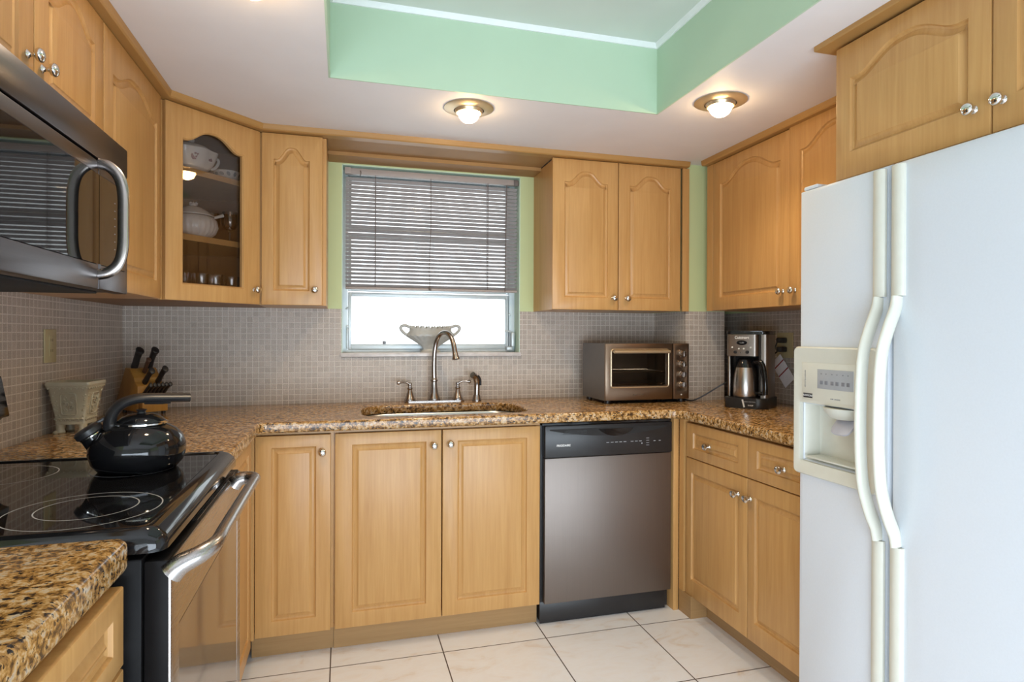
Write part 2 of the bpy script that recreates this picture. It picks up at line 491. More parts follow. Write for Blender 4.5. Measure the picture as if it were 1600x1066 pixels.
def framed_slab(w, h, t, ml, mr, mb, mt, lift=0.0, style='flat', profile=PANEL_PROFILE, cap=True, edge=0.003, through=False):
    """door in local (u right, v up, n out): outer rect 0..w, 0..h; routed outline inside the margins"""
    bm = NB()
    ns = 28 if style != 'flat' else 2
    top = arch_top(style, ns)
    a0, a1, b0, b1 = ml, w - mr, mb, h - mt - lift
    loop = [(a0, b0), (a1, b0)] + [(a0 + (a1 - a0) * (u + 1) / 2, b1 + lift * f) for u, f in reversed(top)]
    def rect(i):
        return [(i, i), (w - i, i)] + [(i + (w - 2 * i) * (u + 1) / 2, h - i) for u, f in reversed(top)]
    rings = [[bm.verts.new((x, y, -t)) for x, y in rect(0)], [bm.verts.new((x, y, -edge)) for x, y in rect(0)], [bm.verts.new((x, y, -edge * 0.3)) for x, y in rect(edge * 0.3)], [bm.verts.new((x, y, 0)) for x, y in rect(edge)]]
    for ins, dep in profile:
        rings.append([bm.verts.new((x, y, dep)) for x, y in inset_loop(loop, ins)])
    n = len(loop)
    for A, B in zip(rings, rings[1:]):
        for i in range(n):
            j = (i + 1) % n
            bm.faces.new((A[i], A[j], B[j], B[i]))
    if through:
        last = [bm.verts.new((v.co.x, v.co.y, -t)) for v in rings[-1]]
        for i in range(n):
            j = (i + 1) % n
            bm.faces.new((rings[-1][i], rings[-1][j], last[j], last[i]))
            bm.faces.new((last[i], last[j], rings[0][j], rings[0][i]))
    else:
        if cap: bm.faces.new(rings[-1])
        bm.faces.new(list(reversed(rings[0])))
    return bm
def face_matrix(o, u, n):
    """local (u, v=up, n) -> world"""
    u = Vector(u).normalized(); n = Vector(n).normalized(); v = Vector((0, 0, 1)); o = Vector(o)
    m = Matrix.Identity(4)
    for i, a in enumerate((u, v, n)):
        m[0][i], m[1][i], m[2][i] = a
    m[0][3], m[1][3], m[2][3] = o
    return m
KNOB = [(0.0, -0.001), (0.009, -0.001), (0.0095, 0.002), (0.006, 0.005), (0.0045, 0.011), (0.006, 0.015), (0.0125, 0.018), (0.0150, 0.0225), (0.0142, 0.027), (0.010, 0.0305), (0.004, 0.032), (0.0, 0.0322)]
def add_knob(fm, u, v, parent, k=1.0, sx=1.0, sy=1.0):
    bm = NB()
    lathe(bm, [(r * k, h * k) for r, h in KNOB], (u, v, 0.0), 20, sx=sx, sy=sy, cap=False)
    bm.transform(fm)
    return obj('knob', bm, M_chrome, parent)
def add_text(name, body, size, fm, u, v, m, parent, n=0.0006, align='CENTER', spin=0.0, bold=0.0):
    cu = bpy.data.curves.new(name, 'FONT')
    cu.body = body; cu.size = size; cu.align_x = align; cu.align_y = 'CENTER'; cu.extrude = 0.0003; cu.offset = bold
    cu.materials.append(m)
    o = bpy.data.objects.new(name, cu); C.objects.link(o)
    dg_ = bpy.context.evaluated_depsgraph_get(); dg_.update()
    me = bpy.data.meshes.new_from_object(o.evaluated_get(dg_))
    bpy.data.objects.remove(o); bpy.data.curves.remove(cu)
    bm = NB(); bm.from_mesh(me); bpy.data.meshes.remove(me)
    bm.transform(fm @ Matrix.Translation((u, v, n)) @ Matrix.Rotation(spin, 4, 'Z'))
    return obj(name, bm, m, parent, smooth=0)

# ------------------------------------------------------------------ room
D, XL, XR, YR = 3.085, -0.95, 2.115, -1.3
ZS, ZT = 2.1265, 2.40
WX0, WX1, WZ0, WZ1 = -0.006, 0.903, 1.157, 2.082      # kitchen window opening
TX0, TX1, TY0, TY1 = -0.048, 1.202, 0.25, 2.172       # ceiling tray

struct('floor', bbox_bm(-3.2, XR + 0.3, YR - 0.3, D + 0.25, -0.1, 0.0), M_floor, 'cream marble tile floor with dark grout lines', 'floor')
bm = NB()
for a in ((XL - 0.15, WX0, 0, 2.6), (WX1, XR + 0.15, 0, 2.6), (WX0, WX1, 0, WZ0 - 0.022), (WX0, WX1, WZ1, 2.6)):
    box(bm, a[0], a[1], D, D + 0.20, a[2], a[3])
struct('wall_back', bm, M_tilewall, 'back wall, small square tiles below green paint', 'wall')
bm = NB()
box(bm, WX0 - 0.0, WX0 + 0.004, D + 0.001, D + 0.15, WZ0, WZ1); box(bm, WX1 - 0.004, WX1, D + 0.001, D + 0.15, WZ0, WZ1); box(bm, WX0, WX1, D + 0.001, D + 0.15, WZ1 - 0.004, WZ1)
struct('trim_1', bm, M_reveal, 'mint painted reveal lining the window recess', 'trim')
struct('wall_left', bbox_bm(XL - 0.15, XL, 0.27, D, 0, 2.6), M_tilewall, 'left wall behind the range, small square tiles', 'wall')
struct('wall_right', bbox_bm(XR, XR + 0.15, YR, D, 0, 2.6), M_tilewall, 'right wall behind coffee maker and refrigerator', 'wall')
bm = NB()
for a in ((-3.15, -2.65, 0, 2.6), (1.95, XR + 0.15, 0, 2.6), (-2.65, 1.95, 2.3, 2.6)): box(bm, a[0], a[1], YR - 0.15, YR, a[2], a[3])
struct('wall_rear', bm, M_rearwall, 'rear wall with an opening for the added door', 'wall')
struct('wall_dining', bbox_bm(-3.15, -3.0, YR, 0.42, 0, 2.6), M_rearwall, 'left wall of the dining area behind the camera', 'wall')
struct('wall_dining_return', bbox_bm(-3.0, XL - 0.151, 0.27, 0.42, 0, 2.6), M_rearwall, 'wall of the dining area backing the kitchen', 'wall')
struct('column', bbox_bm(1.695, 1.925, 2.762, D, 0, 2.6), M_tilewall, 'boxed corner chase, tiled below and green above', 'column')
# soffit ceiling with the raised tray
bm = NB()
e = 0.002
for a in ((-3.0, XL, YR, 0.27), (XL, TX0 - e, YR, D), (TX1 + e, XR, YR, D), (TX0 - e, TX1 + e, TY1 + e, D), (TX0 - e, TX1 + e, YR, TY0 - e)):
    box(bm, a[0], a[1], a[2], a[3], ZS, 2.62)
struct('ceiling', bm, M_ceil, 'low white ceiling around the raised tray', 'ceiling')
bm = NB()
t = 0.006
for a in ((TX0 - e, TX0 - e + t, TY0, TY1), (TX1 + e - t, TX1 + e, TY0, TY1), (TX0, TX1, TY1 + e - t, TY1 + e), (TX0, TX1, TY0 - e, TY0 - e + t)):
    box(bm, a[0], a[1], a[2], a[3], ZS - 0.0005, 2.5)
struct('wall_tray', bm, M_tray, 'mint green sides of the raised ceiling tray', 'wall')
struct('ceiling_tray', bbox_bm(TX0, TX1, TY0, TY1, ZT, 2.55), M_trayceil, 'pale ceiling inside the raised tray', 'ceiling')
bm = NB()
sweep_profile(bm, [(TX0 + 0.004, TY0 + .004), (TX1 - 0.004, TY0 + .004), (TX1 - 0.004, TY1 - .004), (TX0 + 0.004, TY1 - .004)],
              [(0.0, ZT - 0.018), (-0.006, ZT - 0.018), (-0.014, ZT - 0.006), (-0.016, ZT + 0.003), (0.0, ZT + 0.003)], closed=True)
struct('trim_2', bm, M_white, 'white moulding at the top of the ceiling tray', 'trim')
# crown strips under the ceiling (structure trim)
CROWN = [(-0.02, 2.1015), (0.0255, 2.1015), (0.030, 2.106), (0.0335, 2.1262), (-0.02, 2.1262)]
bm = NB()
sweep_profile(bm, [(-0.63, 0.3), (-0.63, 2.452), (-0.335, 2.747), (1.66, 2.747), (1.690, 2.747)], CROWN)
struct('trim_3', bm, M_crown, 'maple crown strip along left and back wall cabinets', 'trim')
bm = NB()
sweep_profile(bm, [(1.768, 2.690), (1.768, 1.52)], CROWN)
struct('trim_4', bm, M_crown, 'maple crown strip above the right wall cabinet', 'trim')
bm = NB()
sweep_profile(bm, [(1.75, 1.497), (1.415, 1.497), (1.415, 0.55)], [(-0.02, 2.110), (0.036, 2.110), (0.037, 2.113), (0.037, 2.1262), (-0.02, 2.1262)])
struct('trim_5', bm, M_crown, 'maple crown strip above the cabinet over refrigerator', 'trim')

# window
win = thing('window_1', 'aluminium awning window behind the blind and above the sink', 'window', (0.45, D + 0.13, WZ0))
win['kind'] = 'structure'
bm = NB()
y0, y1 = D + 0.095, D + 0.165
box(bm, WX0 + 0.004, WX0 + 0.030, y0, y1, WZ0, WZ1); box(bm, WX1 - 0.034, WX1 - 0.004, y0, y1, WZ0, WZ1)
box(bm, WX0 + 0.03, WX1 - 0.034, y0, y1, WZ0, WZ0 + 0.012); box(bm, WX0 + 0.03, WX1 - 0.034, y0, y1, WZ1 - 0.03, WZ1)
obj('frame', bm, M_alu, win)
for z0, z1, nm in ((WZ0 + 0.0125, 1.462, 'lower'), (1.468, 1.765, 'mid'), (1.771, 2.050, 'top')):
    bm = NB()
    xa, xb = WX0 + 0.031, WX1 - 0.035
    ya, yb = D + 0.10, D + 0.13
    box(bm, xa, xa + 0.016, ya, yb, z0, z1, 0.002); box(bm, xb - 0.016, xb, ya, yb, z0, z1, 0.002)
    box(bm, xa + 0.016, xb - 0.016, ya, yb, z0, z0 + 0.029, 0.002); box(bm, xa + 0.016, xb - 0.016, ya, yb, z1 - 0.020, z1, 0.002)
    s = obj('sash', bm, M_alu, win)
    obj('pane', bbox_bm(xa + 0.014, xb - 0.014, D + 0.115, D + 0.118, z0 + 0.027, z1 - 0.018), M_pane, s)
bm = NB()      # crank operator on the right jamb
box(bm, 0.850, 0.880, D + 0.06, D + 0.094, 1.165, 1.185, 0.003)
box(bm, 0.872, 0.890, D + 0.05, D + 0.094, 1.185, 1.262, 0.006)
tube(bm, [(0.858, D + 0.088, 1.18), (0.858, D + 0.086, 1.32), (0.856, D + 0.088, 1.44)], 0.0045, 8)
tube(bm, [(0.842, D + 0.08, 1.268), (0.862, D + 0.075, 1.268), (0.878, D + 0.075, 1.262)], 0.005, 8)
box(bm, 0.862, 0.874, D + 0.075, D + 0.092, 1.352, 1.362, 0.002)
obj('operator', bm, M_alu, win)
bm = NB()
box(bm, 0.018, 0.026, D + 0.07, D + 0.094, 1.175, 1.285, 0.002); box(bm, 0.017, 0.028, D + 0.066, D + 0.094, 1.282, 1.292, 0.002)
tube(bm, [(0.015, D + 0.085, 1.375), (0.030, D + 0.08, 1.385)], 0.004, 8)
obj('latch_arm', bm, M_alu, win)
obj('stop_block', bbox_bm(0.197, 0.214, D + 0.095, D + 0.114, 1.199, 1.214, 0.002), M_greytxt, win)
o = struct('window_sill', bbox_bm(WX0 - 0.004, WX1 + 0.004, D - 0.012, D + 0.15, WZ0 - 0.021, WZ0, 0.003), M_sill, 'pale marble sill under the kitchen window', 'sill')
# unseen door added behind the camera to go with the fill light
pd = thing('fill_light_door', 'unseen glazed door added in the rear wall for the fill light', 'door', (0.7, YR - 0.07, 0)); pd['kind'] = 'structure'
bm = NB()
for xa, xb in ((-2.65, -2.59), (-1.50, -1.44), (-0.38, -0.32), (0.76, 0.82), (1.89, 1.95)): box(bm, xa, xb, YR - 0.10, YR - 0.04, 0, 2.3)
box(bm, -2.59, 1.89, YR - 0.10, YR - 0.04, 2.23, 2.3); box(bm, -2.59, 1.89, YR - 0.10, YR - 0.04, 0.0, 0.07)
obj('frame', bm, M_alu, pd)
for xa, xb in ((-2.59, -1.50), (-1.44, -0.38), (-0.32, 0.76), (0.82, 1.89)): obj('pane', bbox_bm(xa, xb, YR - 0.075, YR - 0.070, 0.07, 2.23), M_pane, pd)

obj('fill_light_blind', bbox_bm(-2.6, 1.9, YR - 0.035, YR - 0.032, 1.16, 2.25), M_white, pd)  # added blind over the upper half, goes with the low fill light

# venetian blind
bl = thing('venetian_blind', 'taupe venetian blind half lowered in the kitchen window', 'blind', (0.455, D + 0.03, 1.475))
BX0, BX1 = 0.012, 0.892
obj('headrail', bbox_bm(BX0 - 0.004, BX1 + 0.004, D + 0.012, D + 0.040, 2.040, 2.070, 0.003), M_blindrail, bl)
obj('end_bracket', bbox_bm(BX1 - 0.022, BX1 + 0.005, D + 0.009, D + 0.013, 2.038, 2.068, 0.002), M_cord, bl)
obj('end_bracket', bbox_bm(BX0 - 0.005, BX0 + 0.024, D + 0.009, D + 0.013, 2.040, 2.072, 0.002), M_blindrail, bl)
bm = NB()
nsl, zt0, zb0 = 28, 2.018, 1.492
tl = math.radians(28)
for i in range(nsl):
    z = zt0 + (zb0 - zt0) * i / (nsl - 1)
    tt = tl + math.radians(random.uniform(-1.2, 1.2))
    rows = []
    for k in range(5):
        s = (k / 4 - 0.5) * 0.025
        crown_ = 0.0014 * (1 - (2 * k / 4 - 1) ** 2)
        y = D + 0.026 + s * math.cos(tt) + crown_ * math.sin(tt); zz = z - s * math.sin(tt) + crown_ * math.cos(tt)
        rows.append([bm.verts.new((BX0, y, zz)), bm.verts.new((BX1, y, zz)), bm.verts.new((BX1, y, zz - 0.0004)), bm.verts.new((BX0, y, zz - 0.0004))])
    for A, B in zip(rows, rows[1:]):
        bm.faces.new((A[0], A[1], B[1], B[0])); bm.faces.new((A[3], B[3], B[2], A[2]))
        bm.faces.new((A[1], A[2], B[2], B[1])); bm.faces.new((A[0], B[0], B[3], A[3]))
    for r in (rows[0], rows[-1]): bm.faces.new(r)
obj('slats', bm, M_blind, bl, smooth=50)
obj('bottom_rail', bbox_bm(BX0, BX1, D + 0.014, D + 0.038, 1.472, 1.484, 0.003), M_blindrail, bl)
for x in (0.155, 0.730):
    bm = NB()
    for yy in (D + 0.0125, D + 0.0385):
        tube(bm, [(x, yy, 1.484), (x, yy, 2.042)], 0.0016, 6)
    for i in range(nsl):
        z = zt0 + (zb0 - zt0) * i / (nsl - 1)
        lathe(bm, [(0.0, -0.004), (0.0032, 0), (0.0, 0.004)], (x, D + 0.0115, z + 0.006), 8)
    obj('ladder_cord', bm, M_cord, bl)
bm = NB(); tube(bm, smooth_path([(0.430, D + 0.006, 2.042), (0.431, D + 0.008, 1.80), (0.424, D + 0.008, 1.60), (0.428, D + 0.008, 1.478)], 5), 0.0014, 6)
lathe(bm, [(0.002, 0.012), (0.006, 0.004), (0.006, -0.004), (0.0, -0.006)], (0.428, D + 0.008, 1.478), 10)
obj('lift_cord', bm, M_cord, bl)
bm = NB(); tube(bm, [(0.830, D + 0.005, 2.035), (0.826, D + 0.006, 1.75), (0.823, D + 0.006, 1.475)], 0.0024, 8)
obj('pull_cord', bm, M_cord, bl)
bm = NB(); tube(bm, smooth_path([(0.082, D + 0.004, 2.055), (0.084, D + 0.0, 2.047), (0.080, D + 0.002, 2.028)], 4), 0.002, 8)
obj('tilt_hook', bm, M_cord, bl)

# recessed ceiling lights
def ceiling_light(x, y, label):
    t = thing('ceiling_light', label, 'light', (x, y, ZS), 0, 'recessed ceiling lights')
    bm = NB()
    lathe(bm, [(0.095, 0.0005), (0.096, -0.003), (0.090, -0.006), (0.066, -0.009), (0.060, -0.011), (0.058, -0.0115), (0.058, -0.002)], (0, 0, 0), 48, cap=False)
    obj('trim_ring', bm, M_lampmetal, t, local=True)
    bm = NB()
    lathe(bm, [(0.0565, -0.0005), (0.0560, -0.008), (0.053, -0.016), (0.0505, -0.0215), (0.0470, -0.0225), (0.0445, -0.010), (0.0445, -0.0005)], (0, 0, 0), 40, cap=False)
    obj('eyeball', bm, M_lampmetal, t, local=True)
    bm = NB()
    lathe(bm, [(0.030, -0.006), (0.041, -0.016), (0.0415, -0.026), (0.038, -0.036), (0.031, -0.046), (0.020, -0.054), (0.010, -0.0575), (0.0, -0.0585)], (0, 0, 0), 32, cap=False)
    obj('bulb', bm, M_bulb, t, local=True)
    sl = bpy.data.lights.new('reflector_beam', 'SPOT')      # the reflector lamp's own downward beam
    sl.energy = SPOT_WATTS; sl.color = (1.0, 0.80, 0.56); sl.spot_size = math.radians(140); sl.spot_blend = 0.85; sl.shadow_soft_size = 0.04
    so = bpy.data.objects.new('reflector_beam', sl); C.objects.link(so); so.parent = t; so.location = (0, 0, -0.066)
    return t
LL = ['lit recessed ceiling light above the sink, left of the other', 'lit recessed ceiling light near the right wall cabinet',
      'recessed ceiling light above the range']
for (x, y), lab in zip(LAMP_SPOTS, LL): ceiling_light(x, y, lab)

# ------------------------------------------------------------------ cabinets
def door(cab, name, o, u, n, w, h, mar, lift=0.0, style='flat', knob=None, m=None, kx=1.0):
    fm = face_matrix(o, u, n)
    bm = framed_slab(w, h, 0.019, *mar, lift=lift, style=style)
    bm.transform(fm)
    d = obj(name, bm, m or M_wood, cab, smooth=28)
    if knob: add_knob(fm, knob[0], knob[1], d, sx=kx)
    return d
def carcass_base(cab, x0, x1, y0, y1, axis, sgn, toe=True):
    """open box of panels; y0 = front (axis Y, facing -Y) or x0/x1 for the side runs"""
    bm = NB(); t = 0.016; z0, z1 = 0.0985, 0.8735
    if axis == 'Y':
        box(bm, x0, x0 + t, y0, y1, z0, z1); box(bm, x1 - t, x1, y0, y1, z0, z1)
        box(bm, x0 + t, x1 - t, y0, y1, z0, z0 + t); box(bm, x0 + t, x1 - t, y1 - t, y1, z0 + t, z1)
        box(bm, x0 + t, x1 - t, y0, y0 + 0.03, z1 - 0.012, z1)
    else:
        box(bm, x0, x1, y0, y0 + t, z0, z1); box(bm, x0, x1, y1 - t, y1, z0, z1)
        box(bm, x0, x1, y0 + t, y1 - t, z0, z0 + t)
        xb = (x0, x0 + t) if sgn > 0 else (x1 - t, x1)
        box(bm, xb[0], xb[1], y0 + t, y1 - t, z0 + t, z1)
        xf = (x1 - 0.03, x1) if sgn > 0 else (x0, x0 + 0.03)
        box(bm, xf[0], xf[1], y0 + t, y1 - t, z1 - 0.012, z1)
    obj('carcass', bm, M_wood, cab)

YB, YU, XBR, XUR, XUL, XBL = 2.4568, 2.7474, 1.4817, 1.768, -0.63, -0.320
ZB, ZBT, ZU, ZUT = 0.0976, 0.8600, 1.3717, 2.0989
BACK = ((1, 0, 0), (0, -1, 0)); LEFT = ((0, 1, 0), (1, 0, 0)); RIGHT = ((0, -1, 0), (-1, 0, 0))

# -- base cabinets along the back wall
cab = thing('base_cabinet', 'narrow single-door maple base cabinet in the left inner corner', 'cabinet', (-0.18, 2.75, 0))
carcass_base(cab, -0.320, -0.032, YB + 0.020, D - 0.003, 'Y', 1)
door(cab, 'door', (-0.3175, YB, ZB), *BACK, 0.2735, ZBT - ZB, (0.058, 0.054, 0.058, 0.045), knob=(0.2425, 0.695))
obj('toe_board', bbox_bm(-0.335, -0.033, 2.515, 2.53, 0.0, 0.098), M_woodkick, cab)
cab = thing('base_cabinet', 'double-door maple base cabinet under the sink', 'cabinet', (0.39, 2.75, 0))
carcass_base(cab, -0.031, 0.8155, YB + 0.020, D - 0.003, 'Y', 1)
door(cab, 'door', (-0.0275, YB, ZB), *BACK, 0.4165, ZBT - ZB, (0.064, 0.062, 0.060, 0.045), knob=(0.384, 0.701))
door(cab, 'door', (0.3935, YB, ZB), *BACK, 0.4175, ZBT - ZB, (0.062, 0.058, 0.060, 0.047), knob=(0.030, 0.704))
obj('toe_board', bbox_bm(-0.032, 0.815, 2.510, 2.526, 0.0, 0.098), M_woodkick, cab)
# -- left run beyond the range
cab = thing('base_cabinet', 'maple base cabinet between the range and the back corner', 'cabinet', (-0.63, 2.1, 0))
carcass_base(cab, XL + 0.003, XBL - 0.022, 1.800, 2.440, 'X', 1)
door(cab, 'door', (XBL - 0.001, 1.812, ZB), *LEFT, 0.575, ZBT - ZB, (0.058, 0.058, 0.058, 0.045))
obj('toe_board', bbox_bm(-0.415, -0.400, 1.802, 2.514, 0.0, 0.098), M_woodkick, cab)
bm = bbox_bm(XBL - 0.040, XBL + 0.0015, 2.4415, 2.4562, 0.0985, 0.8735); obj('corner_filler', bm, M_wood, cab)
# -- near left cabinet with drawers
cab = thing('base_cabinet', 'maple drawer cabinet under the near granite counter', 'cabinet', (-0.63, 0.7, 0))
carcass_base(cab, XL + 0.003, XBL - 0.021, 0.30, 1.050, 'X', 1)
for z0, z1 in ((0.742, 0.862), (0.43, 0.736), (0.0976, 0.424)):
    door(cab, 'drawer', (XBL, 0.60, z0), *LEFT, 0.448, z1 - z0, (0.045, 0.045, 0.034, 0.034), knob=(0.22, (z1 - z0) / 2))
    door(cab, 'drawer', (XBL, 0.305, z0), *LEFT, 0.290, z1 - z0, (0.045, 0.045, 0.034, 0.034), knob=(0.145, (z1 - z0) / 2))
obj('toe_board', bbox_bm(-0.415, -0.400, 0.30, 1.050, 0.0, 0.098), M_woodkick, cab)
# -- filler panel beside the dishwasher
tag(obj('filler_panel', bbox_bm(1.4475, 1.4735, YB - 0.004, YB + 0.30, 0.0, 0.8735, 0.0015), M_wood), 'upright maple filler panel right of the dishwasher', 'panel')
# -- right run
cab = thing('base_cabinet', 'maple base cabinet with two drawers below the coffee maker', 'cabinet', (1.8, 2.0, 0))
carcass_base(cab, XBR + 0.021, XR - 0.003, 1.614, 2.415, 'X', -1)
obj('side_post', bbox_bm(1.4765, 1.5565, 2.355, 2.4535, 0.0, 0.0975), M_woodkick, cab)
obj('corner_filler', bbox_bm(1.4765, 1.502, 2.4165, 2.4535, 0.098, 0.8735), M_wood, cab)
y1, ym, y2 = 2.4035, 1.9785, 1.616
for ya, yb, kb in ((y1, ym + 0.0015, 0), (ym - 0.0015, y2, 1)):
    w = ya - yb; wd = 0.425
    door(cab, 'drawer', (XBR, ya, 0.7085), *RIGHT, w, ZBT - 0.7085, (0.052, 0.056, 0.042, 0.040), knob=(wd * 0.415 if kb == 0 else wd * 0.46, 0.072), kx=1.25)
    door(cab, 'door', (XBR, ya, ZB), *RIGHT, w, 0.7045 - ZB, (0.040, 0.048, 0.074, 0.062), knob=((w - 0.055) if kb == 0 else 0.016, 0.535), kx=1.25)
obj('toe_board', bbox_bm(1.557, 1.572, 1.614, 2.3545, 0.0, 0.098), M_woodkick, cab)

# -- wall cabinets
def upper_box(cab, x0, x1, y0, y1, z0=ZU, z1=2.1005):
    obj('carcass', bbox_bm(x0, x1, y0, y1, z0, z1, 0.001, 1), M_wood, cab)
UM = (0.050, 0.050, 0.060, 0.058)
cab = thing('wall_cabinet', 'two-door maple cabinet above the microwave', 'cabinet', (-0.79, 1.4, 1.735))
upper_box(cab, XL + 0.002, XUL - 0.020, 1.110, 1.898, 1.735)
door(cab, 'door', (XUL, 1.512, 1.738), *LEFT, 0.384, 2.0989 - 1.738, (0.062, 0.060, 0.050, 0.040), 0.05, 'arch', knob=(0.030, 0.082))
door(cab, 'door', (XUL, 1.114, 1.738), *LEFT, 0.394, 2.0989 - 1.738, (0.060, 0.062, 0.050, 0.040), 0.05, 'arch', knob=(0.364, 0.086))
cab = thing('wall_cabinet', 'single-door maple wall cabinet between microwave and corner cabinet', 'cabinet', (-0.79, 2.12, ZU))
upper_box(cab, XL + 0.002, XUL - 0.020, 1.900, 2.449)
door(cab, 'door', (XUL, 1.902, ZU), *LEFT, 0.536, ZUT - ZU, (0.064, 0.050, 0.062, 0.062), 0.052, 'arch')
cab = thing('wall_cabinet', 'narrow single-door maple wall cabinet left of the window', 'cabinet', (-0.2, 2.92, ZU))
upper_box(cab, -0.346, -0.070, YU + 0.020, D - 0.002)
door(cab, 'door', (-0.3315, YU, ZU), *BACK, 0.2455, ZUT - ZU, (0.047, 0.053, 0.061, 0.056), 0.052, 'bell', knob=(0.214, 0.066))
cab = thing('wall_cabinet', 'two-door maple wall cabinet right of the window', 'cabinet', (1.3, 2.92, ZU))
upper_box(cab, 0.9775, 1.668, YU + 0.020, D - 0.002)
door(cab, 'door', (0.9665, YU, ZU), *BACK, 0.3415, ZUT - ZU, (0.060, 0.055, 0.060, 0.055), 0.054, 'bell', knob=(0.316, 0.058))
door(cab, 'door', (1.3125, YU, ZU), *BACK, 0.3425, ZUT - ZU, (0.058, 0.055, 0.060, 0.055), 0.054, 'bell', knob=(0.042, 0.058))
obj('scribe_strip', bbox_bm(1.669, 1.706, YU + 0.002, YU + 0.014, ZU - 0.001, 2.101, 0.001, 1), M_wood, cab)
cab = thing('wall_cabinet', 'two-door maple wall cabinet above the coffee maker', 'cabinet', (1.94, 2.1, ZU))
upper_box(cab, XUR + 0.020, XR - 0.002, 1.620, 2.690)
obj('scribe_strip', bbox_bm(XUR + 0.002, XUR + 0.0195, 2.640, 2.690, ZU, 2.1005, 0.001, 1), M_wood, cab)
door(cab, 'door', (XUR, 2.637, ZU), *RIGHT, 0.535, ZUT - ZU, (0.060, 0.052, 0.062, 0.045), 0.066, 'arch', knob=(0.500, 0.062))
door(cab, 'door', (XUR - 0.003, 2.099, ZU), *RIGHT, 0.475, ZUT - ZU + 0.008, (0.060, 0.055, 0.062, 0.045), 0.066, 'arch', knob=(0.036, 0.062))
cab = thing('wall_cabinet', 'two-door maple cabinet above the white refrigerator', 'cabinet', (1.76, 1.04, 1.724))
upper_box(cab, 1.440, XR - 0.002, 0.56, 1.489, 1.7105)
door(cab, 'door', (1.418, 1.490, 1.7085), *RIGHT, 0.4505, 2.1005 - 1.7085, (0.052, 0.052, 0.075, 0.050), 0.052, 'arch', knob=(0.414, 0.067))
door(cab, 'door', (1.418, 1.0355, 1.7085), *RIGHT, 0.4505, 2.1005 - 1.7085, (0.052, 0.052, 0.075, 0.050), 0.052, 'arch', knob=(0.024, 0.067))

# -- corner cabinet with the glass door
A, B = Vector((XUL, 2.452)), Vector((-0.335, 2.7474))
dU = (B - A).normalized(); dN = Vector((dU.y, -dU.x)); dW = (B - A).length
def dg(u, d, z): p = A + dU * u - dN * d; return (p.x, p.y, z)
gcab = thing('wall_cabinet', 'corner maple wall cabinet with an arched glass door', 'cabinet', (-0.65, 2.8, ZU))
def pent(o=0.0, f=0.021):
    a = A - dN * f; b = B - dN * f
    return [(XL + 0.002 + o, 2.4505 + o), (a.x, 2.4505 + o), (a.x, a.y + 0.0005 + o), (b.x - o, b.y), (b.x - o, D - 0.002 - o), (XL + 0.002 + o, D - 0.002 - o)]
bm = NB()
P = pent()
prism(bm, P, ZU, ZU + 0.016); prism(bm, P, 2.084, 2.1005)
q = pent(0.016)
for i, j in ((5, 0), (4, 5), (0, 1), (3, 4)):
    prism(bm, [P[i], P[j], q[j], q[i]] if i != 3 else [P[3], P[4], q[4], q[3]], ZU + 0.016, 2.084)
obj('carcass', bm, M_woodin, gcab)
bm = NB()
for u0, u1 in ((0.0, 0.030), (dW - 0.034, dW - 0.002)):
    prism(bm, [dg(u0, 0.0205, 0)[:2], dg(u1, 0.0205, 0)[:2], dg(u1, 0.032, 0)[:2], dg(u0, 0.032, 0)[:2]], ZU, 2.1005)
obj('face_frame', bm, M_wood, gcab)
for z0, z1 in ((1.862, 1.884), (1.606, 1.629)):
    s = pent(0.018, 0.040)
    bm = NB(); prism(bm, [s[0], s[1], s[3], s[4], s[5]], z0, z1)
    obj('shelf', bm, M_wood, gcab)
fm = face_matrix(dg(0.012, 0, ZU), (dU.x, dU.y, 0), (dN.x, dN.y, 0))
GW, GH = 0.403, ZUT - ZU
gmar = (0.065, 0.077, 0.062, 0.070)
bm = framed_slab(GW, GH, 0.019, *gmar, lift=0.050, style='arch', profile=[(0.0, 0.0), (0.002, -0.003), (0.005, -0.006)], through=True)
bm.transform(fm); gdoor = obj('door', bm, M_wood, gcab, smooth=28)
add_knob(fm, GW - 0.026, 0.060, gdoor)
bm = NB(); box(bm, gmar[0] - 0.012, GW - gmar[1] + 0.012, gmar[2] - 0.012, GH - 0.04, -0.0235, -0.0195)
bm.transform(fm); obj('pane', bm, M_glass, gdoor)

# -- board and batten closing the gap over the window
vb = thing('over_window_board', 'maple board with a batten bridging cabinets over the window', 'board', (0.45, 2.9, 2.10))
obj('board', bbox_bm(-0.0690, 0.9765, YU + 0.0215, D - 0.002, 2.105, 2.1262), M_woodh, vb)
obj('batten', bbox_bm(-0.0690, 0.9765, 2.955, D - 0.002, 2.087, 2.1045), M_woodh, vb)

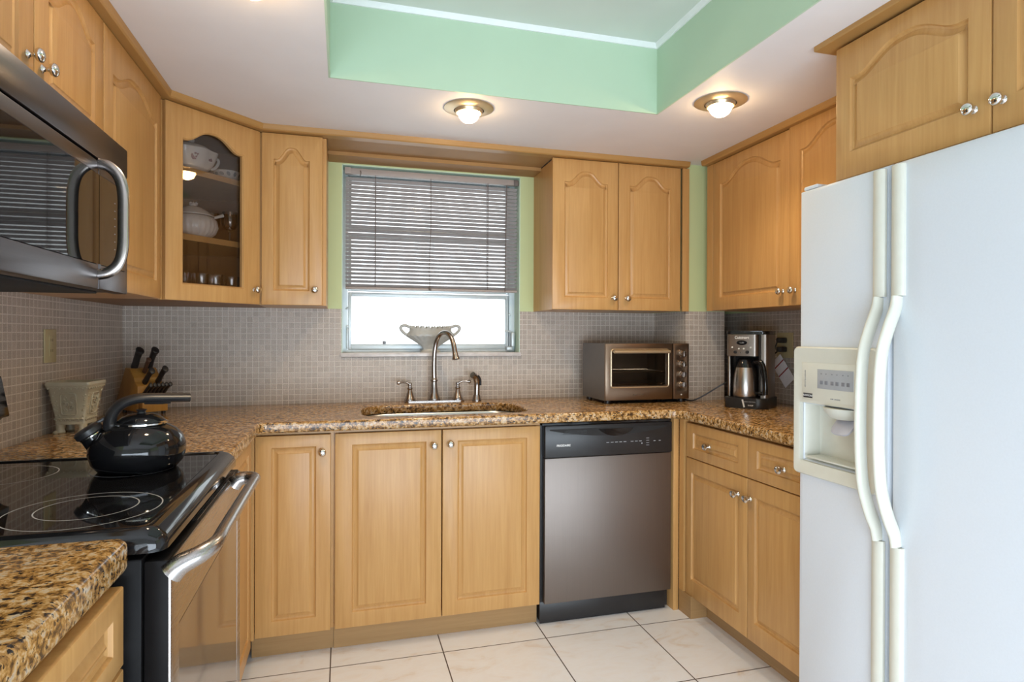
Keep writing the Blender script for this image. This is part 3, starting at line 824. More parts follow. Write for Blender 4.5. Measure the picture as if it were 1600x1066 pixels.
# ------------------------------------------------------------------ worktops
def fillet(pts, rad, n=6):
    """round chosen corners of a plan polygon: rad = {index: radius}"""
    out = []
    m = len(pts)
    for i, p in enumerate(pts):
        r = rad.get(i, 0)
        if not r: out.append(p); continue
        p = Vector(p); a = (Vector(pts[i - 1]) - p).normalized(); b = (Vector(pts[(i + 1) % m]) - p).normalized()
        ang = a.angle(b); d = r / math.tan(ang / 2)
        c = p + (a + b).normalized() * (r / math.sin(ang / 2))
        v0 = p + a * d - c; v1 = p + b * d - c
        s = math.atan2(v0.x * v1.y - v0.y * v1.x, v0.dot(v1))
        for k in range(n + 1):
            t = s * k / n
            out.append((c.x + v0.x * math.cos(t) - v0.y * math.sin(t), c.y + v0.x * math.sin(t) + v0.y * math.cos(t)))
    return out
def slab_curve(name, outer, holes, z0, z1, bev, m):
    cu = bpy.data.curves.new(name, 'CURVE')
    cu.dimensions = '2D'; cu.fill_mode = 'BOTH'
    cu.extrude = (z1 - z0) / 2 - bev; cu.bevel_depth = bev; cu.bevel_resolution = 3; cu.offset = -bev
    for pts in [outer] + holes:
        s = cu.splines.new('POLY'); s.points.add(len(pts) - 1)
        for q, p in zip(s.points, pts): q.co = (p[0], p[1], 0, 1)
        s.use_cyclic_u = True
    o = bpy.data.objects.new(name, cu); C.objects.link(o)
    dg_ = bpy.context.evaluated_depsgraph_get(); dg_.update()
    me = bpy.data.meshes.new_from_object(o.evaluated_get(dg_))
    bpy.data.objects.remove(o); bpy.data.curves.remove(cu)
    bm = NB(); bm.from_mesh(me); bpy.data.meshes.remove(me)
    bm.transform(Matrix.Translation((0, 0, (z0 + z1) / 2)))
    bmesh.ops.remove_doubles(bm, verts=bm.verts, dist=1e-5)
    return obj(name, bm, m, smooth=35)
YC, XC, XCL, ZC = 2.4328, 1.4587, -0.300, 0.914
outer = [(XL + 0.001, 1.801), (XCL, 1.801), (XCL, YC), (XC, YC), (XC, 1.612), (XR - 0.001, 1.612), (XR - 0.001, D - 0.001), (1.927, D - 0.001), (1.927, 2.759), (1.693, 2.759), (1.693, D - 0.001), (XL + 0.001, D - 0.001)]
outer = fillet(outer, {2: 0.028, 3: 0.045})
SX0, SX1, SY0, SY1 = 0.080, 0.800, 2.522, 2.900
hole = fillet([(SX0, SY0), (SX1, SY0), (SX1, SY1), (SX0, SY1)], {0: 0.10, 1: 0.10, 2: 0.13, 3: 0.13}, 10)
tag(slab_curve('countertop', outer, [hole], 0.8742, ZC, 0.008, M_granite), 'polished golden granite countertop with the sink cutout and coffee maker', 'countertop')
near = fillet([(XL + 0.001, 0.28), (XCL - 0.022, 0.28), (XCL - 0.022, 1.088), (XL + 0.001, 1.088)], {2: 0.022})
tag(slab_curve('countertop', near, [], 0.8742, 0.926, 0.012, M_granite), 'golden granite countertop in the near left corner beside the range', 'countertop')

# sink
sk = thing('kitchen_sink', 'stainless steel undermount sink set in the granite', 'sink', (0.44, 2.7, 0.70))
bm = NB()
def rr(o, z, r):
    return [(x, y, z) for x, y in fillet([(SX0 - o, SY0 - o), (SX1 + o, SY0 - o), (SX1 + o, SY1 + o), (SX0 - o, SY1 + o)], {0: r, 1: r, 2: r * 1.25, 3: r * 1.25}, 10)]
rings = [[bm.verts.new(p) for p in rr(o, z, r)] for o, z, r in ((0.012, 0.8735, 0.11), (-0.002, 0.8735, 0.098), (-0.006, 0.868, 0.095), (-0.012, 0.74, 0.09), (-0.03, 0.712, 0.08), (-0.10, 0.700, 0.05))]
for a, b in zip(rings, rings[1:]):
    for i in range(len(a)):
        j = (i + 1) % len(a); bm.faces.new((a[i], a[j], b[j], b[i]))
bm.faces.new(rings[-1])
obj('basin', bm, M_steelx, sk)
bm = NB(); lathe(bm, [(0.052, 0.7005), (0.050, 0.703), (0.036, 0.7025), (0.030, 0.7008), (0.0, 0.7008)], (0.44, 2.72, 0), 24, cap=False)
obj('drain', bm, M_chrome, sk)

# faucet
fa = thing('faucet', 'brushed nickel gooseneck faucet with two lever handles behind the sink', 'faucet', (0.437, 3.005, ZC))
bm = NB()
bp_pts = fillet([(0.290, 2.980), (0.590, 2.980), (0.590, 3.030), (0.290, 3.030)], {0: .024, 1: .024, 2: .024, 3: .024}, 8)
prism(bm, bp_pts, ZC, ZC + 0.009, 0.003)
obj('base_plate', bm, M_nickel, fa)
bm = NB()
lathe(bm, [(0.030, 0.009), (0.031, 0.014), (0.028, 0.022), (0.021, 0.045), (0.0165, 0.075), (0.0150, 0.100), (0.0185, 0.104), (0.0185, 0.109), (0.0145, 0.113), (0.0135, 0.120)], (0.437, 3.005, ZC), 28)
obj('spout_base', bm, M_nickel, fa)
bm = NB()
sp = smooth_path([(0.437, 3.005, 1.030), (0.436, 3.004, 1.10), (0.440, 3.003, 1.175), (0.450, 2.990, 1.225), (0.466, 2.962, 1.253), (0.484, 2.928, 1.257), (0.500, 2.898, 1.240), (0.511, 2.880, 1.205), (0.518, 2.868, 1.155)], 6)
n = len(sp)
tube(bm, sp, [0.0125 - 0.002 * math.sin(PI * i / (n - 1)) + 0.0005 for i in range(n)], 16)
obj('spout', bm, M_nickel, fa)
bm = NB(); ax = (sp[-1] - sp[-3]).normalized()
lathe(bm, [(0.0128, -0.012), (0.0135, 0.0), (0.0165, 0.014), (0.0185, 0.020), (0.0185, 0.026), (0.013, 0.0275), (0.0, 0.024)], tuple(sp[-1]), 20, axis=tuple(ax))
obj('nozzle', bm, M_nickel, fa)
for x, s in ((0.318, -1), (0.556, 1)):
    bm = NB()
    lathe(bm, [(0.027, 0.009), (0.0275, 0.014), (0.022, 0.024), (0.014, 0.048), (0.0105, 0.062), (0.0135, 0.066), (0.0135, 0.072), (0.009, 0.076), (0.0085, 0.082), (0.0105, 0.088), (0.0085, 0.096), (0.0, 0.098)], (x, 3.005, ZC), 24)
    hb = obj('handle_base', bm, M_nickel, fa)
    bm = NB()
    tube(bm, smooth_path([(x, 3.005, ZC + 0.090), (x + s * 0.018, 3.002, ZC + 0.099), (x + s * 0.036, 2.998, ZC + 0.101), (x + s * 0.052, 2.995, ZC + 0.099)], 5), [0.0075, .0070, .0065, .006, .0058, .0055, .0052, .005, .005, .005, .0052, .0054, .0056, .0058, .006, .006], 12)
    lathe(bm, [(0.006, 0), (0.0095, 0.002), (0.010, 0.010), (0.0075, 0.014), (0.0, 0.015)], (x + s * 0.050, 2.9955, ZC + 0.099), 16, axis=(s, -0.05, -0.05))
    obj('lever', bm, M_nickel, hb)
ss = thing('side_sprayer', 'nickel side spray head standing right of the faucet', 'sprayer', (0.650, 2.99, ZC))
bm = NB(); lathe(bm, [(0.024, 0.0), (0.0245, 0.006), (0.021, 0.014), (0.018, 0.028), (0.017, 0.032), (0.0, 0.032)], (0.650, 2.99, ZC), 24); obj('base', bm, M_nickel, ss)
bm = NB()
tube(bm, smooth_path([(0.650, 2.99, ZC + 0.032), (0.651, 2.99, ZC + 0.085), (0.647, 2.985, ZC + 0.112), (0.636, 2.977, ZC + 0.126), (0.624, 2.968, ZC + 0.134)], 5), [0.0150] * 7 + [0.0155, 0.016, 0.0165, 0.0165, 0.0165, 0.016, 0.0155, 0.0155, 0.0155, 0.0155, 0.0155, 0.0155, 0.016, 0.016], 16)
hd = obj('spray_head', bm, M_nickel, ss)
bm = NB(); tube(bm, smooth_path([(0.668, 2.985, ZC + 0.080), (0.667, 2.982, ZC + 0.108), (0.655, 2.976, ZC + 0.130)], 4), 0.005, 10); obj('trigger', bm, M_blackmat, hd)

# ------------------------------------------------------------------ range
RY0, RY1 = 1.0955, 1.7965
rg = thing('range', 'black glass-top electric range with steel oven door', 'range', (-0.62, 1.45, 0))
bm = NB(); box(bm, XL + 0.02, -0.3105, RY0 + 0.004, RY1 - 0.002, 0.03, 0.884, 0.004)
for x in (-0.88, -0.36):
    for y in (RY0 + 0.04, RY1 - 0.04): box(bm, x - 0.02, x + 0.02, y - 0.02, y + 0.02, 0.0, 0.031)
obj('body', bm, M_rangeside, rg)
bm = NB()     # cooktop rim: a ring of black enamel with a rounded, sloping front lip
ro = [(-0.905, RY0), (-0.276, RY0), (-0.276, RY1), (-0.905, RY1)]
def rring(off, z, r, f=0.0): return [bm.verts.new((x, y, z)) for x, y in fillet([(ro[0][0] + off, ro[0][1] + off), (ro[1][0] - off - f, ro[1][1] + off), (ro[2][0] - off - f, ro[2][1] - off), (ro[3][0] + off, ro[3][1] - off)], {0: r, 1: r, 2: r, 3: r}, 5)]
rings = [rring(0.012, 0.888, 0.02, 0.012), rring(0.001, 0.893, 0.026), rring(0.0, 0.905, 0.026), rring(0.003, 0.917, 0.025, 0.002), rring(0.009, 0.9275, 0.022, 0.007), rring(0.016, 0.9320, 0.02, 0.011), rring(0.026, 0.9318, 0.014, 0.012), rring(0.030, 0.9275, 0.012, 0.012)]
for a, b in zip(rings, rings[1:]):
    for i in range(len(a)):
        j = (i + 1) % len(a); bm.faces.new((a[i], a[j], b[j], b[i]))
bm.faces.new(list(reversed(rings[0])))
obj('cooktop_rim', bm, M_black, rg)
top = obj('glass_top', bbox_bm(-0.874, -0.3185, RY0 + 0.031, RY1 - 0.031, 0.920, 0.9285), M_blackglass, rg)
def ring_mark(cx, cy, r, a0=0, a1=360):
    bm = NB(); zz = 0.92865; w = 0.0011
    full = a1 - a0 >= 360; n = 96
    A = []
    for i in range(n + (0 if full else 1)):
        a = math.radians(a0 + (a1 - a0) * i / n)
        A.append((bm.verts.new((cx + (r - w) * math.cos(a), cy + (r - w) * math.sin(a), zz)), bm.verts.new((cx + (r + w) * math.cos(a), cy + (r + w) * math.sin(a), zz))))
    for i in range(n):
        p, q = A[i], A[(i + 1) % len(A)]
        bm.faces.new((p[0], p[1], q[1], q[0]))
    obj('burner_ring', bm, M_ring, top, smooth=0)
ring_mark(-0.448, 1.262, 0.122); ring_mark(-0.448, 1.276, 0.080)
ring_mark(-0.475, 1.615, 0.085); ring_mark(-0.735, 1.270, 0.080); ring_mark(-0.735, 1.610, 0.105)
bm = NB()
bg = [(-0.905, 0.932), (-0.838, 0.932), (-0.832, 0.950), (-0.826, 1.035), (-0.797, 1.040), (-0.815, 1.140), (-0.855, 1.166), (-0.905, 1.160)]
n = len(bg)
a = [bm.verts.new((x, RY0 + 0.006, z)) for x, z in bg]; b = [bm.verts.new((x, RY1 - 0.004, z)) for x, z in bg]
bm.faces.new(a); bm.faces.new(list(reversed(b)))
for i in range(n): bm.faces.new((a[i], b[i], b[(i + 1) % n], a[(i + 1) % n]))
bmesh.ops.bevel(bm, geom=list(bm.edges), offset=0.005, segments=2, affect='EDGES', profile=0.5)
obj('backguard', bm, M_black, rg)
# oven door
fm = face_matrix((-0.268, RY0 + 0.004, 0.235), (0, 1, 0), (1, 0, 0))
DWd, DHt = RY1 - RY0 - 0.010, 0.644
bm = NB(); box(bm, 0, DWd, 0, DHt, -0.040, -0.0045, 0.003); bm.transform(fm); od = obj('oven_door', bm, M_rangeside, rg)
bm = framed_slab(DWd, DHt - 0.004, 0.0042, 0.05, 0.05, 0.06, 0.121, profile=[(0, 0), (0.001, -0.002)], edge=0.003, through=True)
bm.transform(fm); obj('front_frame', bm, M_steelh, od)
bm = NB(); box(bm, 0.0525, DWd - 0.0525, 0.0625, DHt - 0.1275, -0.0028, -0.0005); bm.transform(fm); obj('oven_window', bm, M_ovenglass, od)
bm = NB()
for k in range(3): box(bm, 0.22, DWd - 0.04, DHt + 0.0002, DHt + 0.0016, -0.0085 - 0.0042 * k, -0.0070 - 0.0042 * k)
bm.transform(fm); obj('vent_ribs', bm, M_steelh, od)
bm = NB()
hp = smooth_path([(-0.269, 1.104, 0.856), (-0.255, 1.106, 0.868), (-0.226, 1.116, 0.880), (-0.209, 1.150, 0.887), (-0.208, 1.22, 0.889), (-0.208, 1.40, 0.890), (-0.209, 1.56, 0.888), (-0.211, 1.630, 0.886), (-0.226, 1.656, 0.884), (-0.250, 1.662, 0.880), (-0.264, 1.663, 0.866)], 5)
n = len(hp)
tube(bm, hp, [1.75 - 0.75 * min(1, min(i, n - 1 - i) / 16) for i in range(n)], 16, flat=(0.0135, 0.0115))
obj('door_handle', bm, M_steelh, od)
fm2 = face_matrix((-0.264, RY0 + 0.004, 0.045), (0, 1, 0), (1, 0, 0))
bm = framed_slab(DWd, 0.183, 0.034, 0.04, 0.04, 0.03, 0.03, profile=[(0, 0), (0.004, -0.002)], edge=0.006); bm.transform(fm2); obj('drawer', bm, M_steelh, rg)

# ------------------------------------------------------------------ microwave
MY0, MY1, MXF = 1.048, 1.8075, -0.545
mw = thing('microwave', 'steel over-the-range microwave with a curved bar handle', 'microwave', (-0.75, 1.43, 1.352))
obj('body', bbox_bm(XL + 0.003, MXF - 0.030, MY0 + 0.002, MY1 - 0.002, 1.353, 1.733, 0.003), M_blackmat, mw)
bm = NB(); box(bm, XL + 0.02, MXF - 0.05, MY0 + 0.03, MY1 - 0.06, 1.347, 1.3535, 0.002)
bt = obj('underside_grille', bm, M_dark, mw)
fm = face_matrix((MXF, MY0, 1.350), (0, 1, 0), (1, 0, 0))
MWW = MY1 - MY0
bm = NB(); box(bm, 0, MWW, 0.302, 0.377, -0.032, 0.0, 0.004); bm.transform(fm); obj('vent_panel', bm, M_mw, mw)
dw = 1.6120 - MY0
bm = framed_slab(dw, 0.297, 0.030, 0.05, 0.012, 0.056, 0.030, profile=[(0, 0), (0.002, -0.002)], edge=0.004)
bm.transform(fm); md = obj('door', bm, M_mw, mw)
bm = NB(); box(bm, 0.052, dw - 0.0005, 0.0578, 0.2652, -0.0018, 0.0004); bm.transform(fm); obj('window', bm, M_blackglass, md)
bm = framed_slab(MWW - dw - 0.0025, 0.297, 0.030, 0.012, 0.020, 0.056, 0.030, profile=[(0, 0), (0.002, -0.002)], edge=0.004)
bm.transform(fm @ Matrix.Translation((dw + 0.0025, 0, 0))); mp_ = obj('control_panel', bm, M_mw, mw)
bm = NB(); box(bm, dw + 0.003, MWW - 0.022, 0.058, 0.265, -0.0018, 0.0004); bm.transform(fm); obj('touch_panel', bm, M_blackglass, mp_)
bm = NB()
for r in range(8):
    box(bm, dw + 0.098, dw + 0.104, 0.085 + r * 0.019, 0.0866 + r * 0.019, 0.0002, 0.0006)
bm.transform(fm); k = obj('key_marks', bm, M_greytxt, mp_); k['kind'] = 'stuff'
bm = NB()
hp = smooth_path([(MXF, 1.606, 1.640), (MXF + 0.022, 1.606, 1.634), (MXF + 0.042, 1.606, 1.612), (MXF + 0.051, 1.606, 1.575), (MXF + 0.052, 1.606, 1.512), (MXF + 0.051, 1.606, 1.448), (MXF + 0.042, 1.606, 1.410), (MXF + 0.022, 1.606, 1.389), (MXF, 1.606, 1.383)], 6)
tube(bm, hp, 1.0, 14, flat=(0.0125, 0.0060), up=(0, 1, 0))
obj('door_handle', bm, M_nickel, md)

# ------------------------------------------------------------------ dishwasher
dwm = thing('dishwasher', 'stainless dishwasher with a black control panel', 'dishwasher', (1.13, 2.75, 0))
obj('body', bbox_bm(0.822, 1.436, YB + 0.032, D - 0.02, 0.012, 0.868), M_blackmat, dwm)
bm = NB(); box(bm, 0.833, 1.4375, YB, YB + 0.030, 0.094, 0.7185, 0.004); obj('door_panel', bm, M_dwsteel, dwm)
bm = NB(); box(bm, 0.832, 1.438, YB - 0.006, YB + 0.030, 0.7205, 0.8585, 0.005); cp = obj('control_panel', bm, M_blackmat, dwm)
fm = face_matrix((0.832, YB - 0.006, 0.7205), *BACK)
bm = NB()   # curved grip pocket and brow
PW = 0.606
a = []
for i in range(25):
    u = 0.02 + (PW - 0.04) * i / 24; x = 2 * i / 24 - 1
    lo = 0.118 - 0.030 * (1 - x * x); a.append((u, lo))
pv = [bm.verts.new((u, v, 0.0006)) for u, v in a] + [bm.verts.new((u, 0.123, 0.0006)) for u, v in reversed(a)]
bm.faces.new(pv)
bm.transform(fm); obj('grip_recess', bm, M_dark, cp, smooth=0)
bm = NB()
rp = []
for i in range(13):
    x = 2 * i / 12 - 1
    rp.append((0.245 + 0.085 * (x + 1), 0.118 - 0.034 * (1 - x * x) ** 0.8, 0.0009))
bm.faces.new([bm.verts.new(p) for p in rp])
bm.transform(fm); obj('handle_pocket', bm, M_black, cp, smooth=0)
bm = NB()
for k in range(4): box(bm, 0.075 + 0.006 * k, 0.190, 0.098 + 0.005 * k, 0.1003 + 0.005 * k, 0.0007, 0.0016)
bm.transform(fm); obj('vent_grille', bm, M_blackmat, cp)
add_text('brand_lettering', 'FRIGIDAIRE', 0.0125, fm, 0.083, 0.052, M_whitetxt, cp, bold=0.0003)
bm = NB()
for k in range(5): box(bm, 0.283 + 0.0205 * k, 0.296 + 0.0205 * k, 0.0555, 0.0580, 0.0003, 0.0008)
for k in range(3): box(bm, 0.400 + 0.0205 * k, 0.413 + 0.0205 * k, 0.0555, 0.0580, 0.0003, 0.0008)
for k in range(4): box(bm, 0.476, 0.490, 0.036 + 0.0105 * k, 0.038 + 0.0105 * k, 0.0003, 0.0008)
for k in range(2): box(bm, 0.512 + 0.026 * k, 0.522 + 0.026 * k, 0.0535, 0.0565, 0.0003, 0.0008)
box(bm, 0.452, 0.457, 0.044, 0.049, 0.0003, 0.0008)
bm.transform(fm); k = obj('button_marks', bm, M_greypad, cp); k['kind'] = 'stuff'
obj('seal_strip', bbox_bm(0.822, 1.437, YB + 0.004, YB + 0.031, 0.8598, 0.8685), M_black, dwm)
bm = NB(); box(bm, 0.821, 1.424, 2.486, 2.4885, 0.001, 0.0935, 0.001); obj('kick_plate', bm, M_blackmat, dwm)

# ------------------------------------------------------------------ refrigerator
FX, FY0, FYM, FY1, FZ = 1.392, 0.655, 1.2765, 1.6085, 1.7035
fr = thing('refrigerator', 'white side-by-side refrigerator with an ice and water dispenser', 'refrigerator', (1.75, 1.13, 0))
bm = NB(); box(bm, FX + 0.066, XR - 0.01, FY0 + 0.004, FY1 - 0.004, 0.03, 1.690, 0.006)
box(bm, FX + 0.10, FX + 0.16, FY0 + 0.05, FY0 + 0.11, 0, 0.031); box(bm, FX + 0.10, FX + 0.16, FY1 - 0.11, FY1 - 0.05, 0, 0.031)
box(bm, XR - 0.12, XR - 0.06, FY0 + 0.05, FY0 + 0.11, 0, 0.031); box(bm, XR - 0.12, XR - 0.06, FY1 - 0.11, FY1 - 0.05, 0, 0.031)
obj('cabinet', bm, M_fridge, fr)
obj('hinge_cover', bbox_bm(FX + 0.012, FX + 0.120, FY1 - 0.060, FY1 - 0.004, FZ + 0.001, FZ + 0.014, 0.005), M_fridge, fr)
obj('toe_grille', bbox_bm(FX + 0.040, FX + 0.066, FY0 + 0.01, FY1 - 0.01, 0.02, 0.085), M_fridge, fr)
Z0 = 0.09
FW, FH = FY1 - (FYM + 0.004), FZ - Z0
fmf = face_matrix((FX, FY1, Z0), (0, -1, 0), (-1, 0, 0))
# the freezer door with the dispenser pocket pressed into it
rz0, rz1, ry0, ry1 = 0.862, 1.040, 1.585, 1.352
bm = framed_slab(FW, FH, 0.064, FY1 - ry0, FW - (FY1 - ry1), rz0 - Z0, FZ - rz1, profile=[(0, 0.0), (0.003, -0.003), (0.010, -0.052), (0.018, -0.058)], edge=0.014)
for f_ in bm.faces:
    if all(v.co.z < -0.0025 for v in f_.verts) and all(0.01 < v.co.x < FW - 0.002 and 0.05 < v.co.y < FH - 0.05 for v in f_.verts): f_.material_index = 1
bm.transform(fmf); fd = obj('freezer_door', bm, M_fridge, fr, mats=[M_fridge, M_creamin])
fw2 = FYM - FY0
fmr = face_matrix((FX, FYM - 0.004, Z0), (0, -1, 0), (-1, 0, 0))
bm = framed_slab(fw2 - 0.004, FH, 0.064, 0.1, 0.1, 0.1, 0.1, profile=[(0, 0.0), (0.01, 0.0)], edge=0.014)
bm.transform(fmr); rd = obj('fridge_door', bm, M_fridge, fr)
# dispenser bezel, key panel, paddle, tray
def fz(z): return z - Z0
bz0, bz1, bu0, bu1 = fz(0.818), fz(1.214), -0.006, FY1 - 1.300
ou = fillet([(bu0, bz0), (bu1, bz0), (bu1, bz1), (bu0, bz1)], {0: 0.016, 1: 0.016, 2: 0.016, 3: 0.016}, 4)
inn = fillet([(FY1 - ry0 - 0.002, fz(rz0) - 0.002), (FY1 - ry1 + 0.002, fz(rz0) - 0.002), (FY1 - ry1 + 0.002, fz(rz1) + 0.002), (FY1 - ry0 - 0.002, fz(rz1) + 0.002)], {0: 0.006, 1: 0.006, 2: 0.006, 3: 0.006}, 4)
bm = NB()
rings = [[bm.verts.new((u, v, d)) for u, v in pts] for pts, d in ((ou, 0.0006), (ou, 0.010), (inset_loop(ou, 0.004), 0.0155), (inset_loop(inn, -0.006), 0.0155), (inn, 0.0125), (inn, 0.0006))]
for a, b in zip(rings, rings[1:]):
    for i in range(len(a)):
        j = (i + 1) % len(a); bm.faces.new((a[i], a[j], b[j], b[i]))
bm.transform(fmf); bz = obj('dispenser_bezel', bm, M_cream, fd)
bm = NB(); box(bm, 0.034, 0.268, fz(1.052), fz(1.166), 0.0152, 0.0166, 0.0008); bm.transform(fmf); obj('control_face', bm, M_creamin, fd)
bm = NB(); box(bm, 0.098, 0.232, fz(1.090), fz(1.148), 0.0164, 0.0180, 0.0008); bm.transform(fmf); obj('key_pad', bm, M_greypad, fd)
bm = NB()
for k in range(6):
    u = 0.112 + 0.0185 * k + (0.004 if k > 1 else 0) + (0.003 if k > 3 else 0)
    box(bm, u, u + 0.004, fz(1.133), fz(1.136), 0.0178, 0.0183)
    box(bm, u - 0.003, u + 0.008, fz(1.103), fz(1.114), 0.0178, 0.0184, 0.0005)
bm.transform(fmf); k = obj('keys', bm, M_greytxt, fd); k['kind'] = 'stuff'
obj('brand_badge', (lambda b: (box(b, 0.0405, 0.0775, fz(1.058), fz(1.072), 0.0164, 0.0172), b.transform(fmf), b)[2])(NB()), M_blackprint, fd)
add_text('brand_lettering', 'KENMORE', 0.0082, fmf, 0.059, fz(1.065), M_whitetxt, fd, n=0.0174)
add_text('print', 'CUBE  CRUSHED', 0.0050, fmf, 0.166, fz(1.0625), M_greytxt, fd, n=0.0168)
add_text('print', 'ICE WATER DISPENSER', 0.0052, fmf, 0.048, fz(1.116), M_greytxt, fd, n=0.0168, spin=PI / 2)
bm = NB(); lathe(bm, [(0.0, 0.0), (0.062, 0.0), (0.058, 0.012), (0.040, 0.030), (0.026, 0.034), (0.0, 0.034)], (0.160, fz(1.036), -0.030), 28, axis=(0, -1, 0), cap=False); bm.transform(fmf); obj('ice_chute', bm, M_creamin, fd)
bm = NB()
pp = fillet([(-0.036, -0.034), (0.036, -0.034), (0.036, 0.030), (-0.036, 0.030)], {0: 0.02, 1: 0.02, 2: 0.006, 3: 0.006}, 5)
prism(bm, pp, -0.003, 0.003, 0.0015)
bm.transform(Matrix.Translation((0.163, fz(0.985), -0.020)) @ Matrix.Rotation(math.radians(-40), 4, 'X'))
bm.transform(fmf); obj('paddle', bm, M_paddle, fd)
bm = NB(); box(bm, FY1 - ry0 + 0.02, FY1 - ry1 - 0.02, fz(rz0) + 0.010, fz(rz0) + 0.016, -0.050, 0.010, 0.002); bm.transform(fmf); obj('drip_tray', bm, M_creamin, fd)
# handles: flush trim strips above and below, bowed grip between
for mfx, u0, dr, dz in ((fmf, FW - 0.043, fd, 0.0), (fmr, 0.006, rd, 0.0)):
    for z0, z1 in ((1.352, 1.692), (Z0 + 0.012, 0.700)):
        bm = NB()
        prof = [(0, 0.0), (0.037, 0.0), (0.037, 0.007), (0.032, 0.0125), (0.0185, 0.0145), (0.005, 0.0125), (0, 0.007)]
        a = [bm.verts.new((u0 + u, fz(z0), n_)) for u, n_ in prof]; b = [bm.verts.new((u0 + u, fz(z1), n_)) for u, n_ in prof]
        bm.faces.new(a); bm.faces.new(list(reversed(b)))
        for i in range(len(a)): j = (i + 1) % len(a); bm.faces.new((a[i], b[i], b[j], a[j]))
        bm.transform(mfx); obj('handle_strip', bm, M_cream, dr)
    bm = NB()
    hp = smooth_path([(u0 + 0.0185, fz(1.350), 0.006), (u0 + 0.0185, fz(1.318), 0.013), (u0 + 0.0185, fz(1.270), 0.034), (u0 + 0.0185, fz(1.205), 0.056), (u0 + 0.0185, fz(1.120), 0.064), (u0 + 0.0185, fz(1.020), 0.066), (u0 + 0.0185, fz(0.930), 0.064), (u0 + 0.0185, fz(0.850), 0.056), (u0 + 0.0185, fz(0.780), 0.034), (u0 + 0.0185, fz(0.734), 0.013), (u0 + 0.0185, fz(0.702), 0.006)], 6)
    tube(bm, hp, 1.0, 16, flat=(0.0180, 0.0105), up=(1, 0, 0))
    bm.transform(mfx); obj('grip', bm, M_cream, dr)

# ------------------------------------------------------------------ things on the range and the counters
def copy_tree(o, parent=None):
    c = o.copy(); C.objects.link(c)
    if parent is not None: c.parent = parent
    for ch in [x for x in C.objects if x.parent == o]: copy_tree(ch, c)
    return c

# kettle (local +X = towards the handle's free end)
kt = thing('kettle', 'glossy black whistling kettle on the range glass top', 'kettle', (-0.464, 1.615, 0.9290), math.radians(16))
bm = NB()
lathe(bm, [(0.074, 0.0), (0.082, 0.003), (0.094, 0.018), (0.1005, 0.040), (0.1000, 0.056), (0.093, 0.076), (0.079, 0.092), (0.063, 0.101), (0.054, 0.105)], (0, 0, 0), 48)
obj('body', bm, M_black, kt, local=True)
bm = NB(); lathe(bm, [(0.053, 0.1045), (0.056, 0.106), (0.056, 0.109), (0.053, 0.1105), (0.050, 0.112)], (0.006, 0, 0), 40, cap=False); obj('lid_ring', bm, M_chrome, kt, local=True)
bm = NB(); lathe(bm, [(0.052, 0.1085), (0.050, 0.113), (0.040, 0.122), (0.024, 0.129), (0.0, 0.131)], (0.006, 0, 0), 36, cap=False); lid = obj('lid', bm, M_black, kt, local=True)
bm = NB(); lathe(bm, [(0.010, 0.0), (0.008, 0.004), (0.012, 0.009), (0.0, 0.012)], (0.006, 0, 0.130), 18); obj('lid_knob', bm, M_blackmat, lid, local=True)
bm = NB()
spd = Vector((-0.55, 0, 0.835)).normalized()
lathe(bm, [(0.031, 0.0), (0.0265, 0.02), (0.0245, 0.044)], (-0.066, 0, 0.048), 24, axis=tuple(spd)); obj('spout', bm, M_black, kt, local=True)
bm = NB(); lathe(bm, [(0.0250, 0.044), (0.0262, 0.0445), (0.0262, 0.0465), (0.0250, 0.047)], (-0.066, 0, 0.048), 24, axis=tuple(spd), cap=False); obj('spout_ring', bm, M_chrome, kt, local=True)
bm = NB(); lathe(bm, [(0.0250, 0.047), (0.0295, 0.050), (0.0295, 0.061), (0.024, 0.066), (0.0, 0.068)], (-0.066, 0, 0.048), 24, axis=tuple(spd), cap=False)
rotbox(bm, Matrix.Translation((-0.080, 0, 0.114)) @ Matrix.Rotation(math.radians(-33), 4, 'Y'), 0.05, 0.012, 0.007, 0.002)
obj('whistle_cap', bm, M_blackmat, kt, local=True)
bm = NB()
hp = smooth_path([(-0.050, 0, 0.080), (-0.056, 0, 0.105), (-0.052, 0, 0.130), (-0.036, 0, 0.152), (-0.010, 0, 0.163), (0.020, 0, 0.1655), (0.060, 0, 0.164), (0.108, 0, 0.162)], 6)
n = len(hp)
tube(bm, hp, [1.25 - 0.35 * i / (n - 1) for i in range(n)], 14, flat=(0.0250, 0.0115), up=(0, 0, 1))
obj('handle', bm, M_blackmat, kt, local=True)
bm = NB(); tube(bm, [(0.012, 0, 0.1565), (0.05, 0, 0.1545), (0.066, 0, 0.1555)], 1.0, 12, flat=(0.013, 0.006), up=(0, 0, 1)); obj('finger_grip', bm, M_blackmat, kt, local=True)

# planter
pl = thing('planter', 'square cream ceramic planter with relief scrolls on four feet', 'planter', (-0.871, 2.382, ZC), math.radians(-3))
bm = NB()
def sq(h, z, r): return [bm.verts.new((x, y, z)) for x, y in fillet([(-h, -h), (h, -h), (h, h), (-h, h)], {0: r, 1: r, 2: r, 3: r}, 4)]
rings = [sq(0.036, 0.030, 0.006), sq(0.0445, 0.030, 0.007), sq(0.0455, 0.038, 0.007), sq(0.0440, 0.042, 0.007), sq(0.0600, 0.150, 0.010), sq(0.0650, 0.156, 0.010), sq(0.0675, 0.164, 0.010), sq(0.0660, 0.172, 0.010), sq(0.0600, 0.172, 0.009), sq(0.0560, 0.150, 0.008), sq(0.040, 0.046, 0.006)]
for a, b in zip(rings, rings[1:]):
    for i in range(len(a)):
        j = (i + 1) % len(a); bm.faces.new((a[i], a[j], b[j], b[i]))
bm.faces.new(rings[-1]); bm.faces.new(list(reversed(rings[0])))
obj('pot', bm, M_planter, pl, local=True)
